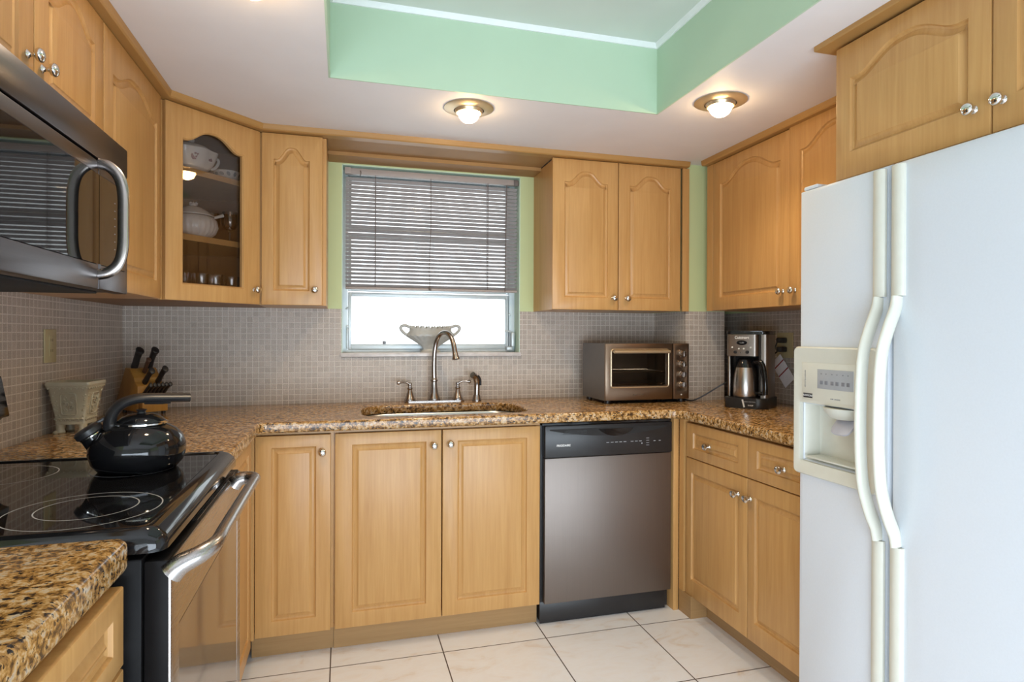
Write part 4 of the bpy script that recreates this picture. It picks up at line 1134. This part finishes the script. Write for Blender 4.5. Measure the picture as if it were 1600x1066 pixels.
for sx_, sy_ in ((-1, -1), (1, -1), (1, 1), (-1, 1)):
    bm = NB()
    lathe(bm, [(0.0, 0.0), (0.012, 0.0), (0.0145, 0.004), (0.012, 0.016), (0.0135, 0.030), (0.0, 0.033)], (sx_ * 0.033, sy_ * 0.033, 0), 14, cap=False)
    bm.transform(Matrix.Translation((sx_ * 0.033, sy_ * 0.033, 0)) @ Matrix.Shear('XZ', 4, (0, 0)) @ Matrix.Translation((-sx_ * 0.033, -sy_ * 0.033, 0)))
    lathe(bm, [(0.0, 0.0), (0.008, 0.0), (0.010, 0.004), (0.006, 0.010), (0.0, 0.011)], (sx_ * 0.042, sy_ * 0.042, 0), 12, cap=False)
    obj('foot', bm, M_planter, pl, local=True)
bm = NB()
rnd = random.Random(4)
def on_face(k, u, z, lift=0.0016):
    h = 0.0440 + (0.0600 - 0.0440) * (z - 0.042) / 0.108 + lift
    p = Vector((u, -h, z))
    return Matrix.Rotation(k * PI / 2, 3, 'Z') @ p
for k in range(4):
    # cartouche outline
    o_ = []
    for i in range(40):
        a = 2 * PI * i / 40
        r = 1.05 - 0.12 * math.cos(4 * a) + 0.05 * math.cos(8 * a)
        o_.append(on_face(k, 0.0245 * r * math.sin(a), 0.098 - 0.038 * r * math.cos(a)))
    tube(bm, o_, 0.0026, 6, closed=True)
    for i in range(9):       # inner scrolls
        cu_, cz_ = rnd.uniform(-0.015, 0.015), 0.098 + rnd.uniform(-0.024, 0.024)
        s_ = rnd.choice((-1, 1)); a0 = rnd.uniform(0, 6.28); R_ = rnd.uniform(0.006, 0.010)
        pts_ = [on_face(k, cu_ + R_ * (1 - t / 14) * math.cos(a0 + s_ * t * 0.42), cz_ + R_ * (1 - t / 14) * math.sin(a0 + s_ * t * 0.42)) for t in range(12)]
        tube(bm, pts_, [0.0029 - 0.00013 * t for t in range(12)], 6)
    for zc_, hh, nn in ((0.152, 0.058, 7), (0.046, 0.040, 6)):     # scroll borders
        for i in range(nn):
            u_ = -hh + 2 * hh * (i + 0.5) / nn
            pts_ = [on_face(k, u_ + 0.007 * math.cos(t * 0.5), zc_ + 0.0035 * math.sin(t * 0.5), 0.002) for t in range(9)]
            tube(bm, pts_, 0.0030, 6)
    for i in range(26):      # leaf sprays near the corners
        s_ = rnd.choice((-1, 1)); z_ = rnd.uniform(0.05, 0.148)
        hh = 0.044 + 0.016 * (z_ - 0.042) / 0.108
        p_ = on_face(k, s_ * (hh - rnd.uniform(0.006, 0.018)), z_, 0.0)
        lathe(bm, [(0.0, -0.002), (0.0034, 0.0), (0.0, 0.0040)], tuple(p_), 8, axis=tuple((Matrix.Rotation(k * PI / 2, 3, 'Z') @ Vector((0, -1, 0)))))
obj('relief', bm, M_planter, pl, local=True)

# knife block and its knives (local +X = front of the block)
KB = (-0.800, 2.872, ZC); KR = math.radians(-50)
kb = thing('knife_block', 'slanted wooden knife block in the left back corner', 'knife block', KB, KR)
prof = [(-0.105, 0.012), (0.085, 0.012), (0.085, 0.072), (0.052, 0.095), (0.046, 0.118), (0.026, 0.132), (0.020, 0.150), (-0.020, 0.186), (-0.052, 0.186), (-0.105, 0.070)]
def side_prism(bm, pr, y0, y1, bev=0.0):
    a = [bm.verts.new((x, y0, z)) for x, z in pr]; b = [bm.verts.new((x, y1, z)) for x, z in pr]
    fs = [bm.faces.new(a), bm.faces.new(list(reversed(b)))]
    for i in range(len(a)):
        j = (i + 1) % len(a); fs.append(bm.faces.new((a[i], b[i], b[j], a[j])))
    if bev: bmesh.ops.bevel(bm, geom=list({e for f in fs for e in f.edges}), offset=bev, segments=2, affect='EDGES', profile=0.5)
bm = NB(); side_prism(bm, [p for p in prof if p[0] < 0.05 or p[1] > 0.1] and [(0.050, 0.012), (0.050, 0.118), (0.026, 0.132), (0.020, 0.150), (-0.020, 0.188), (-0.060, 0.190), (-0.140, 0.050), (-0.140, 0.012)], -0.052, 0.052, 0.002)
obj('block', bm, M_block, kb, local=True)
bm = NB(); side_prism(bm, [(0.0503, 0.012), (0.087, 0.012), (0.087, 0.074), (0.0503, 0.090)], -0.050, 0.050, 0.002)
obj('steak_knife_tier', bm, M_block, kb, local=True)
for x, y in ((-0.09, -0.04), (0.07, -0.04), (0.07, 0.04), (-0.09, 0.04)):
    bm = NB(); lathe(bm, [(0.0, 0.0), (0.008, 0.0), (0.009, 0.006), (0.007, 0.0125), (0.0, 0.0125)], (x, y, 0), 12, cap=False); obj('foot', bm, M_blackmat, kb, local=True)
kbm = Matrix.Translation(KB) @ Matrix.Rotation(KR, 4, 'Z')
def knife(label, x, y, z, ang, ln, w, mat, name='kitchen_knife', group='kitchen knives in the block'):
    t = thing(name, label, 'knife', tuple(kbm @ Vector((x, y, z))), KR, group)
    d = Vector((math.sin(ang), 0, math.cos(ang)))
    s = Vector((math.cos(ang), 0, -math.sin(ang)))
    bm = NB()
    pts = [d * (ln * k) + s * o_ for k, o_ in ((0.02, 0.0), (0.2, 0.001), (0.5, -0.001), (0.8, 0.0), (0.93, 0.002), (1.0, 0.003))]
    tube(bm, smooth_path(pts, 4), [w * 1.25 * k for k in (0.95, 0.95, .93, .92, .90, .88, .86, .85, .85, .86, .88, .90, .92, .95, 1.0, 1.05, 1.1, 1.12, 1.1, 1.0, 0.75)], 12, flat=(0.75, 1.0), up=(0, 0, 1))
    obj('handle', bm, mat, t, local=True)
    bm = NB(); rotbox(bm, Matrix.Translation(d * -0.004) @ Matrix.Rotation(ang, 4, 'Y'), w * 1.6, 0.003, 0.014)
    obj('blade', bm, M_chrome, t, local=True)
K1 = math.radians(34); K2 = math.radians(49)
knife('large black-handled knife in the top row, left', -0.040, -0.026, 0.190, K1, 0.095, 0.015, M_blackmat)
knife('large black-handled knife in the top row, right', -0.030, 0.028, 0.190, math.radians(36), 0.098, 0.014, M_blackmat)
knife('brown-handled sharpening steel between the large knives', 0.000, -0.004, 0.172, math.radians(35), 0.070, 0.009, M_copper, 'sharpening_steel', None)
knife('medium black knife in the second row, near side', 0.034, -0.018, 0.131, K2, 0.085, 0.0115, M_blackmat)
knife('medium black knife in the second row, farther right', 0.034, 0.034, 0.131, math.radians(47), 0.090, 0.0115, M_blackmat)
for i in range(6):
    knife(['steak knife at the left end of the low front row', 'steak knife second from left in the front row', 'steak knife third from left in the front row', 'steak knife third from right in the front row', 'steak knife second from right in the front row', 'steak knife at the right end of the low front row'][i],
          0.070, -0.038 + 0.0155 * i, 0.086, math.radians(55), 0.076, 0.0072, M_blackmat, 'steak_knife', 'steak knives in the low front row')

# wall outlets
op = thing('wall_outlet', 'ivory outlet on the tiled left wall above the planter', 'outlet', (XL, 2.379, 1.205))
obj('plate', bbox_bm(XL + 0.0005, XL + 0.006, 2.337, 2.421, 1.149, 1.261, 0.002), M_ivory, op)
bm = NB(); box(bm, XL + 0.0055, XL + 0.0085, 2.3625, 2.3955, 1.171, 1.239, 0.001); obj('receptacle', bm, M_ivory, op)
bm = NB()
for z in (1.185, 1.220):
    for y in (2.372, 2.384): box(bm, XL + 0.0083, XL + 0.0088, y, y + 0.002, z, z + 0.009)
obj('slots', bm, M_dark, op, smooth=0)
oq = thing('wall_outlet', 'ivory outlet with two black plugs behind the coffee maker', 'outlet', (XR, 2.529, 1.2))
obj('plate', bbox_bm(XR - 0.006, XR - 0.0005, 2.478, 2.590, 1.139, 1.264, 0.002), M_ivory, oq)
for z in (1.181, 1.226):
    bm = NB(); box(bm, XR - 0.0085, XR - 0.0055, 2.517, 2.551, z - 0.015, z + 0.015, 0.004); obj('receptacle', bm, M_ivory, oq)

# toaster oven
TO0, TO1, TOF, TOB, TOZ0, TOZ1 = 1.2215, 1.680, 2.700, 2.985, 0.9300, 1.208
to = thing('toaster_oven', 'bronze steel countertop toaster oven with four knobs', 'toaster oven', (1.45, 2.84, ZC))
bm = NB(); t_ = 0.012
box(bm, TO0, TO0 + t_, TOF + 0.012, TOB, TOZ0, TOZ1 - 0.0); box(bm, TO1 - 0.090, TO1, TOF + 0.012, TOB, TOZ0, TOZ1)
box(bm, TO0 + t_, TO1 - 0.09, TOF + 0.012, TOB, TOZ1 - t_, TOZ1); box(bm, TO0 + t_, TO1 - 0.09, TOF + 0.012, TOB, TOZ0, TOZ0 + t_)
box(bm, TO0 + t_, TO1 - 0.09, TOB - t_, TOB, TOZ0 + t_, TOZ1 - t_)
obj('body', bm, M_greymetal, to)
fm = face_matrix((TO0, TOF, TOZ0), *BACK)
TW, TH = TO1 - TO0, TOZ1 - TOZ0
bm = framed_slab(TW - 0.0935, TH, 0.012, 0.030, 0.026, 0.064, 0.030, profile=[(0, 0), (0.002, 0.002), (0.005, 0.002), (0.008, -0.004)], edge=0.006, through=True)
bm.transform(fm); td = obj('door', bm, M_bronze, to)
bm = NB(); box(bm, 0.034, TW - 0.0935 - 0.030, 0.068, TH - 0.034, -0.0105, -0.0075); bm.transform(fm); obj('window', bm, thin_glass('oven_window_glass', (0.62, 0.56, 0.50), 1.5), td)
bm = NB(); tube(bm, [(u, v, 0.002) for u, v in fillet([(0.029, 0.063), (TW - 0.0935 - 0.025, 0.063), (TW - 0.0935 - 0.025, TH - 0.029), (0.029, TH - 0.029)], {0: .012, 1: .012, 2: .012, 3: .012}, 5)], 0.0032, 8, closed=True)
bm.transform(fm); obj('window_trim', bm, M_lampmetal, td)
bm = NB()
tube(bm, [(0.034, TH - 0.040, 0.026), (TW - 0.125, TH - 0.040, 0.026)], 0.0080, 14)
for u in (0.042, TW - 0.134): tube(bm, [(u, TH - 0.040, 0.0), (u, TH - 0.040, 0.026)], 0.0055, 10)
bm.transform(fm); obj('door_handle', bm, M_lampmetal, td)
add_text('brand_lettering', 'KitchenAid', 0.0125, fm, 0.175, 0.026, M_nickel, td, n=0.0003, bold=0.0002)
bm = framed_slab(0.091, TH, 0.012, 0.018, 0.014, 0.040, 0.030, profile=[(0, 0), (0.003, -0.002)], edge=0.006)
bm.transform(fm @ Matrix.Translation((TW - 0.091, 0, 0))); tp = obj('control_panel', bm, M_bronze, to)
for i in range(4):
    bm = NB(); v = 0.072 + 0.0515 * i
    lathe(bm, [(0.0185, -0.0018), (0.0185, 0.004), (0.0165, 0.006), (0.0155, 0.020), (0.0135, 0.023), (0.0, 0.023)], (TW - 0.043, v, 0), 24, cap=False)
    box(bm, TW - 0.0445, TW - 0.0415, v - 0.014, v + 0.014, 0.0225, 0.0265, 0.0008)
    bm.transform(fm); obj('knob', bm, M_nickel, tp)
bm = NB(); lathe(bm, [(0.004, 0), (0.0035, 0.002), (0, 0.0025)], (TW - 0.046, 0.022, 0.0), 12, cap=False); bm.transform(fm); obj('indicator_light', bm, M_led, tp)
for x in (TO0 + 0.025, TO1 - 0.03):
    for y in (TOF + 0.03, TOB - 0.03):
        bm = NB(); lathe(bm, [(0.014, 0.0), (0.016, 0.002), (0.015, 0.0158)], (x, y, ZC), 14); obj('foot', bm, M_blackmat, to)
for z in (TOZ0 + 0.075, TOZ0 + 0.135):
    bm = NB()
    box(bm, TO0 + 0.014, TO1 - 0.093, TOF + 0.03, TOF + 0.034, z, z + 0.004); box(bm, TO0 + 0.014, TO1 - 0.093, TOB - 0.03, TOB - 0.026, z, z + 0.004)
    for i in range(14): 
        x = TO0 + 0.02 + i * 0.0253; box(bm, x, x + 0.0025, TOF + 0.034, TOB - 0.03, z + 0.0005, z + 0.003)
    obj('wire_rack', bm, M_chrome, to)
bm = NB()
tube(bm, smooth_path([(1.640, 2.987, 0.945), (1.652, 3.010, 0.925), (1.688, 2.90, 0.9195), (1.690, 2.745, 0.9195), (1.712, 2.705, 0.922), (1.76, 2.672, 0.955), (1.80, 2.64, 0.99), (1.83, 2.62, 1.012), (1.87, 2.62, 1.02), (1.96, 2.63, 1.05), (2.05, 2.60, 1.12), (2.085, 2.565, 1.165), (2.088, 2.540, 1.180)], 6), 0.0036, 8)
obj('power_cord', bm, M_blackmat, to)
bm = NB(); box(bm, XR - 0.044, XR - 0.0088, 2.510, 2.552, 1.168, 1.194, 0.006); obj('plug', bm, M_blackmat, to)

# coffee maker (local -Y = its front)
cm = thing('coffee_maker', 'steel and black drip coffee maker on the right counter', 'coffee maker', (1.862, 2.455, ZC), math.radians(-53))
bm = NB(); prism(bm, fillet([(-0.098, -0.115), (0.094, -0.115), (0.094, 0.085), (-0.098, 0.085)], {0: .03, 1: .045, 2: .02, 3: .02}, 6), 0.0, 0.048, 0.004); base = obj('base', bm, M_blackmat, cm, local=True)
bm = NB()
prism(bm, fillet([(-0.090, 0.010), (0.058, 0.010), (0.058, -0.070), (0.089, -0.070), (0.089, 0.080), (-0.090, 0.080)], {4: .03, 5: .03, 3: .016}, 5), 0.0485, 0.3395, 0.0)
obj('housing', bm, M_cmsteel, cm, local=True)
bm = NB(); box(bm, -0.0895, -0.078, -0.075, 0.0095, 0.0485, 0.2395, 0.003); obj('side_rail', bm, M_cmsteel, cm, local=True)
bm = NB(); prism(bm, fillet([(-0.090, -0.098), (0.052, -0.098), (0.052, 0.0095), (-0.090, 0.0095)], {0: .018, 1: .018}, 5), 0.240, 0.3395, 0.0); hd = obj('brew_head', bm, M_cmsteel, cm, local=True)
bm = NB(); box(bm, 0.0525, 0.0575, -0.080, 0.009, 0.06, 0.3395); box(bm, -0.077, 0.0575, 0.003, 0.0095, 0.049, 0.2395); obj('dark_gap', bm, M_dark, cm, local=True)
bm = NB(); prism(bm, fillet([(-0.093, -0.101), (0.092, -0.075), (0.092, 0.083), (-0.093, 0.083)], {0: .02, 1: .03, 2: .03, 3: .03}, 5), 0.340, 0.3555, 0.004); obj('lid', bm, M_black, cm, local=True)
cfm = face_matrix((-0.019, -0.098, 0.240), (1, 0, 0), (0, -1, 0))
W_ = root_matrix(cm)
add_text('brand_lettering', 'Cuisinart', 0.0175, W_ @ cfm, 0.0, 0.085, M_whitetxt, hd, bold=0.0004)
bm = NB(); lathe(bm, [(0.024, 0.0), (0.0235, 0.0012), (0.0, 0.0012)], (0, 0.0615, 0), 28, sy=0.45, cap=False); bm.transform(cfm); obj('clock_display', bm, M_blackglass, hd, local=True)
bm = NB(); tmp = None
add_text('clock_digits', '12:00', 0.0095, W_ @ cfm, 0.0, 0.0612, M_greypad, hd, n=0.0014)
for u, v in ((-0.043, 0.040), (-0.013, 0.034), (0.009, 0.034), (0.040, 0.040)):
    bm = NB(); lathe(bm, [(0.0042, 0.0), (0.0038, 0.002), (0.0, 0.0024)], (u, v, 0), 14, cap=False); bm.transform(cfm); obj('button', bm, M_led, hd, local=True)
for u, v in ((-0.029, 0.0185), (0.025, 0.0185)):
    bm = NB(); lathe(bm, [(0.0080, 0.0), (0.0075, 0.006), (0.006, 0.008), (0.0, 0.008)], (u, v, 0), 18, cap=False); bm.transform(cfm); obj('dial', bm, M_blackmat, hd, local=True)
bm = NB(); lathe(bm, [(0.0045, 0.0), (0.004, 0.002), (0.0, 0.0024)], (-0.003, 0.0155, 0), 14, cap=False); bm.transform(cfm); obj('button', bm, M_nickel, hd, local=True)
bfm = face_matrix((0, -0.115, 0), (1, 0, 0), (0, -1, 0))
add_text('base_print', 'BREW CENTRAL', 0.0075, W_ @ bfm, 0.022, 0.032, M_greypad, base)
add_text('base_print', '12 CUP', 0.0075, W_ @ bfm, 0.026, 0.016, M_whitetxt, base, bold=0.0003)
bm = NB(); rotbox(bm, Matrix.Translation((-0.006, 0.024, 0.0004)) @ Matrix.Rotation(math.radians(14), 4, 'Z'), 0.007, 0.036, 0.0008); bm.transform(bfm); obj('base_sticker', bm, M_whitetxt, base, local=True)
bm = NB()
wi = W_.inverted()
tube(bm, smooth_path([tuple(wi @ Vector(p)) for p in ((1.955, 2.52, 1.02), (2.02, 2.56, 1.06), (2.07, 2.57, 1.15), (2.083, 2.560, 1.21), (2.086, 2.545, 1.226))], 6), 0.0034, 8)
obj('power_cord', bm, M_blackmat, cm, local=True)
bm = NB(); box(bm, XR - 0.044, XR - 0.0088, 2.510, 2.552, 1.213, 1.239, 0.006); obj('plug', bm, M_blackmat, cm)
# its carafe
cp_ = thing('coffee_carafe', 'brushed steel thermal carafe standing in the coffee maker', 'carafe', tuple(W_ @ Vector((-0.014, -0.048, 0.0485))), math.radians(-53))
bm = NB(); lathe(bm, [(0.050, 0.0), (0.0575, 0.003), (0.0590, 0.012), (0.0585, 0.060), (0.054, 0.105), (0.0475, 0.138)], (0, 0, 0), 40); obj('body', bm, M_steel, cp_, local=True)
bm = NB(); lathe(bm, [(0.0475, 0.1385), (0.0455, 0.146), (0.038, 0.172), (0.034, 0.178), (0.0, 0.180)], (0, 0, 0), 36, cap=False); obj('lid', bm, M_black, cp_, local=True)
bm = NB()
tube(bm, smooth_path([(0.036, -0.010, 0.160), (0.064, -0.022, 0.166), (0.080, -0.028, 0.150), (0.089, -0.032, 0.110), (0.094, -0.034, 0.060), (0.093, -0.033, 0.018)], 6), 1.0, 12, flat=(0.0105, 0.014))
tube(bm, [(0.054, -0.018, 0.020), (0.092, -0.033, 0.022)], 0.009, 10)
obj('handle', bm, M_black, cp_, local=True)
# card hanging from the cords
cd_ = thing('hanging_card', 'white instruction card with red stripes hanging beside the coffee maker', 'card', (2.085, 2.50, 1.0))
cfm2 = Matrix.Identity(4)
ud, vd = Vector((0.05, -0.77, 0.64)).normalized(), None
nn_ = Vector((-1, -0.05, 0.0)).normalized(); ud = (ud - nn_ * ud.dot(nn_)).normalized(); vd = nn_.cross(ud)
for i, a in enumerate((ud, vd, nn_)): cfm2[0][i], cfm2[1][i], cfm2[2][i] = a
cfm2[0][3], cfm2[1][3], cfm2[2][3] = 2.088, 2.502, 0.993
bm = NB(); box(bm, 0, 0.078, 0, 0.150, -0.0008, 0.0); bm.transform(cfm2); obj('card', bm, M_card, cd_)
bm = NB()
for v in (0.064, 0.112): box(bm, 0.0, 0.0775, v, v + 0.006, 0.0001, 0.0005)
bm.transform(cfm2); obj('red_stripes', bm, M_red, cd_)

# bowl on the sill
bw = thing('bowl', 'milk glass two-handled bowl with scalloped rim on the window sill', 'bowl', (0.436, D + 0.045, WZ0))
bm = NB()
def scal(a, r, h): return 1 + (0.035 * math.cos(16 * a) if h > 0.10 else 0.0)
segs = 96
def ringv(r, h, wav=0.0, sy=0.40): return [bm.verts.new((0.436 + r * math.cos(2 * PI * i / segs), D + 0.045 + r * sy * math.sin(2 * PI * i / segs), WZ0 + h + wav * math.cos(22 * 2 * PI * i / segs))) for i in range(segs)]
rings = [ringv(0.050, 0.0), ringv(0.050, 0.006), ringv(0.036, 0.016), ringv(0.044, 0.030), ringv(0.082, 0.055), ringv(0.116, 0.078, 0.002), ringv(0.125, 0.086, 0.004), ringv(0.119, 0.098), ringv(0.108, 0.110), ringv(0.106, 0.128, 0.0085), ringv(0.100, 0.1285, 0.0085), ringv(0.099, 0.110), ringv(0.102, 0.090), ringv(0.060, 0.052), ringv(0.020, 0.035)]
for a, b in zip(rings, rings[1:]):
    for i in range(segs):
        j = (i + 1) % segs; bm.faces.new((a[i], a[j], b[j], b[i]))
bm.faces.new(list(reversed(rings[0]))); bm.faces.new(rings[-1])
obj('body', bm, M_milk, bw)
for s in (-1, 1):
    bm = NB()
    tube(bm, smooth_path([(0.436 + s * 0.100, D + 0.045, WZ0 + 0.126), (0.436 + s * 0.128, D + 0.045, WZ0 + 0.137), (0.436 + s * 0.149, D + 0.045, WZ0 + 0.132), (0.436 + s * 0.150, D + 0.045, WZ0 + 0.116), (0.436 + s * 0.134, D + 0.045, WZ0 + 0.098), (0.436 + s * 0.118, D + 0.045, WZ0 + 0.088)], 6), 0.0075, 10)
    obj('handle', bm, M_milk, bw)

# ------------------------------------------------------------------ crockery in the glass-door cabinet
GA = math.atan2(dU.y, dU.x)
SH1, SH2, SH0 = 1.8842, 1.6292, ZU + 0.0162
tu = thing('tureen', 'lidded white tureen with painted flowers on the top cabinet shelf', 'tureen', dg(0.196, 0.135, SH1), GA)
def lob(a, r, h): return 1 + 0.035 * math.cos(8 * a) * (1 if 0.02 < h < 0.10 else 0)
bm = NB(); lathe(bm, [(0.045, 0.0), (0.047, 0.004), (0.055, 0.016), (0.078, 0.045), (0.090, 0.075), (0.095, 0.093), (0.091, 0.092), (0.080, 0.070)], (0, 0, 0), 64, radial=lob, sx=1.08, sy=0.92); obj('body', bm, M_porcelain, tu, local=True)
bm = NB(); lathe(bm, [(0.086, 0.0935), (0.084, 0.097), (0.060, 0.114), (0.030, 0.121), (0.0, 0.122)], (0, 0, 0), 48, sx=1.08, sy=0.92, cap=False); ld_ = obj('lid', bm, M_porcelain, tu, local=True)
bm = NB(); lathe(bm, [(0.007, 0.120), (0.006, 0.126), (0.012, 0.133), (0.013, 0.140), (0.007, 0.147), (0.0, 0.148)], (0, 0, 0), 18, cap=False); obj('lid_knob', bm, M_porcelain, ld_, local=True)
for s in (-1, 1):
    bm = NB(); tube(bm, smooth_path([(s * 0.084, 0, 0.040), (s * 0.106, 0, 0.052), (s * 0.121, 0, 0.076), (s * 0.116, 0, 0.090), (s * 0.098, 0, 0.086)], 5), 0.006, 10); obj('handle', bm, M_porcelain, tu, local=True)
bm = NB(); rnd = random.Random(9)
for cu_, cz_, nn, rr_ in ((-0.022, 0.060, 11, 0.017), (0.042, 0.062, 4, 0.007)):
    for i in range(nn):
        u_, z_ = cu_ + rnd.uniform(-1, 1) * rr_, cz_ + rnd.uniform(-1, 1) * rr_ * 0.8
        rad = 0.055 + (0.095 - 0.055) * ((z_ - 0.016) / 0.077) ** 0.75
        y_ = -0.92 * math.sqrt(max(1e-6, rad ** 2 - (u_ / 1.08) ** 2)) - 0.0012
        lathe(bm, [(0.0, -0.0015), (rnd.uniform(0.0035, 0.0065), 0.0), (0.0, 0.0015)], (u_, y_, z_), 8, axis=(u_ * 6, -1, -0.45), sx=rnd.uniform(0.6, 1.4))
obj('painted_flowers', bm, M_flower, tu, local=True)
bo = thing('bowl', 'small patterned bowl right of the flowered tureen', 'bowl', dg(0.368, 0.150, SH1), GA)
bm = NB(); lathe(bm, [(0.024, 0.0), (0.026, 0.003), (0.046, 0.025), (0.055, 0.050), (0.052, 0.050), (0.043, 0.026), (0.018, 0.008), (0.0, 0.008)], (0, 0, 0), 36, cap=False); obj('body', bm, M_porcelain, bo, local=True)
bm = NB()
for i in range(12):
    a = 2 * PI * i / 12
    lathe(bm, [(0.0, -0.001), (0.007, 0.0), (0.0, 0.001)], (0.0505 * math.cos(a), 0.0505 * math.sin(a), 0.036), 8, axis=(math.cos(a), math.sin(a), -0.4), sy=1.5)
obj('painted_pattern', bm, M_greytxt, bo, local=True)
t2 = thing('tureen', 'ribbed white soup tureen with a ladle on the middle shelf', 'tureen', dg(0.200, 0.125, SH2), GA)
def rib(a, r, h): return 1 + 0.018 * math.cos(26 * a) * (1 if h < 0.05 else 0.35)
bm = NB(); lathe(bm, [(0.055, 0.0), (0.060, 0.003), (0.080, 0.020), (0.090, 0.045), (0.086, 0.072), (0.074, 0.086), (0.070, 0.088)], (0, 0, 0), 104, radial=rib); obj('body', bm, M_porcelain, t2, local=True)
bm = NB(); lathe(bm, [(0.075, 0.0885), (0.076, 0.092), (0.058, 0.108), (0.034, 0.122), (0.018, 0.128), (0.0, 0.128)], (0, 0, 0), 48, cap=False); l2 = obj('lid', bm, M_porcelain, t2, local=True)
bm = NB()
for i in range(6):
    a = 2 * PI * i / 6; lathe(bm, [(0.0, -0.007), (0.0075, 0.0), (0.0, 0.007)], (0.011 * math.cos(a), 0.011 * math.sin(a), 0.137 + 0.003 * (i % 2)), 10)
lathe(bm, [(0.010, 0.127), (0.009, 0.140), (0.0, 0.148)], (0, 0, 0), 12, cap=False)
obj('lid_knob', bm, M_porcelain, l2, local=True)
bm = NB(); tube(bm, [(0.055, -0.015, 0.086), (0.085, -0.022, 0.096), (0.112, -0.028, 0.108)], [0.005, 0.006, 0.0075], 10); obj('ladle_handle', bm, M_porcelain, t2, local=True)
bm = NB(); tube(bm, smooth_path([(-0.084, 0, 0.070), (-0.104, 0, 0.066), (-0.108, 0, 0.045), (-0.090, 0, 0.035)], 5), 0.005, 10); obj('handle', bm, M_porcelain, t2, local=True)

GOBLET = [(0.030, 0.0), (0.031, 0.002), (0.006, 0.006), (0.0045, 0.012), (0.0045, 0.040), (0.008, 0.048), (0.024, 0.060), (0.032, 0.080), (0.033, 0.100), (0.030, 0.128), (0.029, 0.128), (0.031, 0.100), (0.030, 0.081), (0.022, 0.062), (0.0, 0.052)]
TUMBLER = [(0.022, 0.0), (0.024, 0.002), (0.026, 0.012), (0.014, 0.018), (0.013, 0.024), (0.026, 0.034), (0.032, 0.060), (0.034, 0.098), (0.0325, 0.098), (0.030, 0.060), (0.024, 0.036), (0.0, 0.028)]
def glass0(name, prof):
    bm = NB(); lathe(bm, prof, (0, 0, 0), 28, cap=False)
    return obj(name, bm, M_tumbler)
g0 = None
rows = [('wine_glass', GOBLET, SH2, 'stemmed glasses on the middle shelf', [(0.262, 0.235, 'stemmed glass behind the ladle of the ribbed tureen'), (0.330, 0.200, 'stemmed glass at the right of the middle shelf'), (0.352, 0.110, 'stemmed glass nearest the door on the middle shelf')]),
        ('footed_tumbler', TUMBLER, SH0, 'footed tumblers on the bottom shelf', [(0.098, 0.085, 'footed tumbler at the left end of the bottom shelf'), (0.150, 0.120, 'footed tumbler second from left on the bottom shelf'), (0.205, 0.080, 'footed tumbler in the middle of the bottom shelf'), (0.262, 0.075, 'bright footed tumbler right of the middle, bottom shelf'), (0.298, 0.150, 'footed tumbler set back on the bottom shelf, right'), (0.345, 0.090, 'footed tumbler at the right end of the bottom shelf'), (0.210, 0.190, 'footed tumbler farthest back on the bottom shelf')])]
for nm, prof, z, grp, spots in rows:
    first = None
    for u, d_, lab in spots:
        if first is None: first = o = glass0(nm, prof)
        else:
            o = first.copy(); C.objects.link(o)
        o.location = dg(u, d_, z + 0.0004)
        tag(o, lab, 'glass', grp)
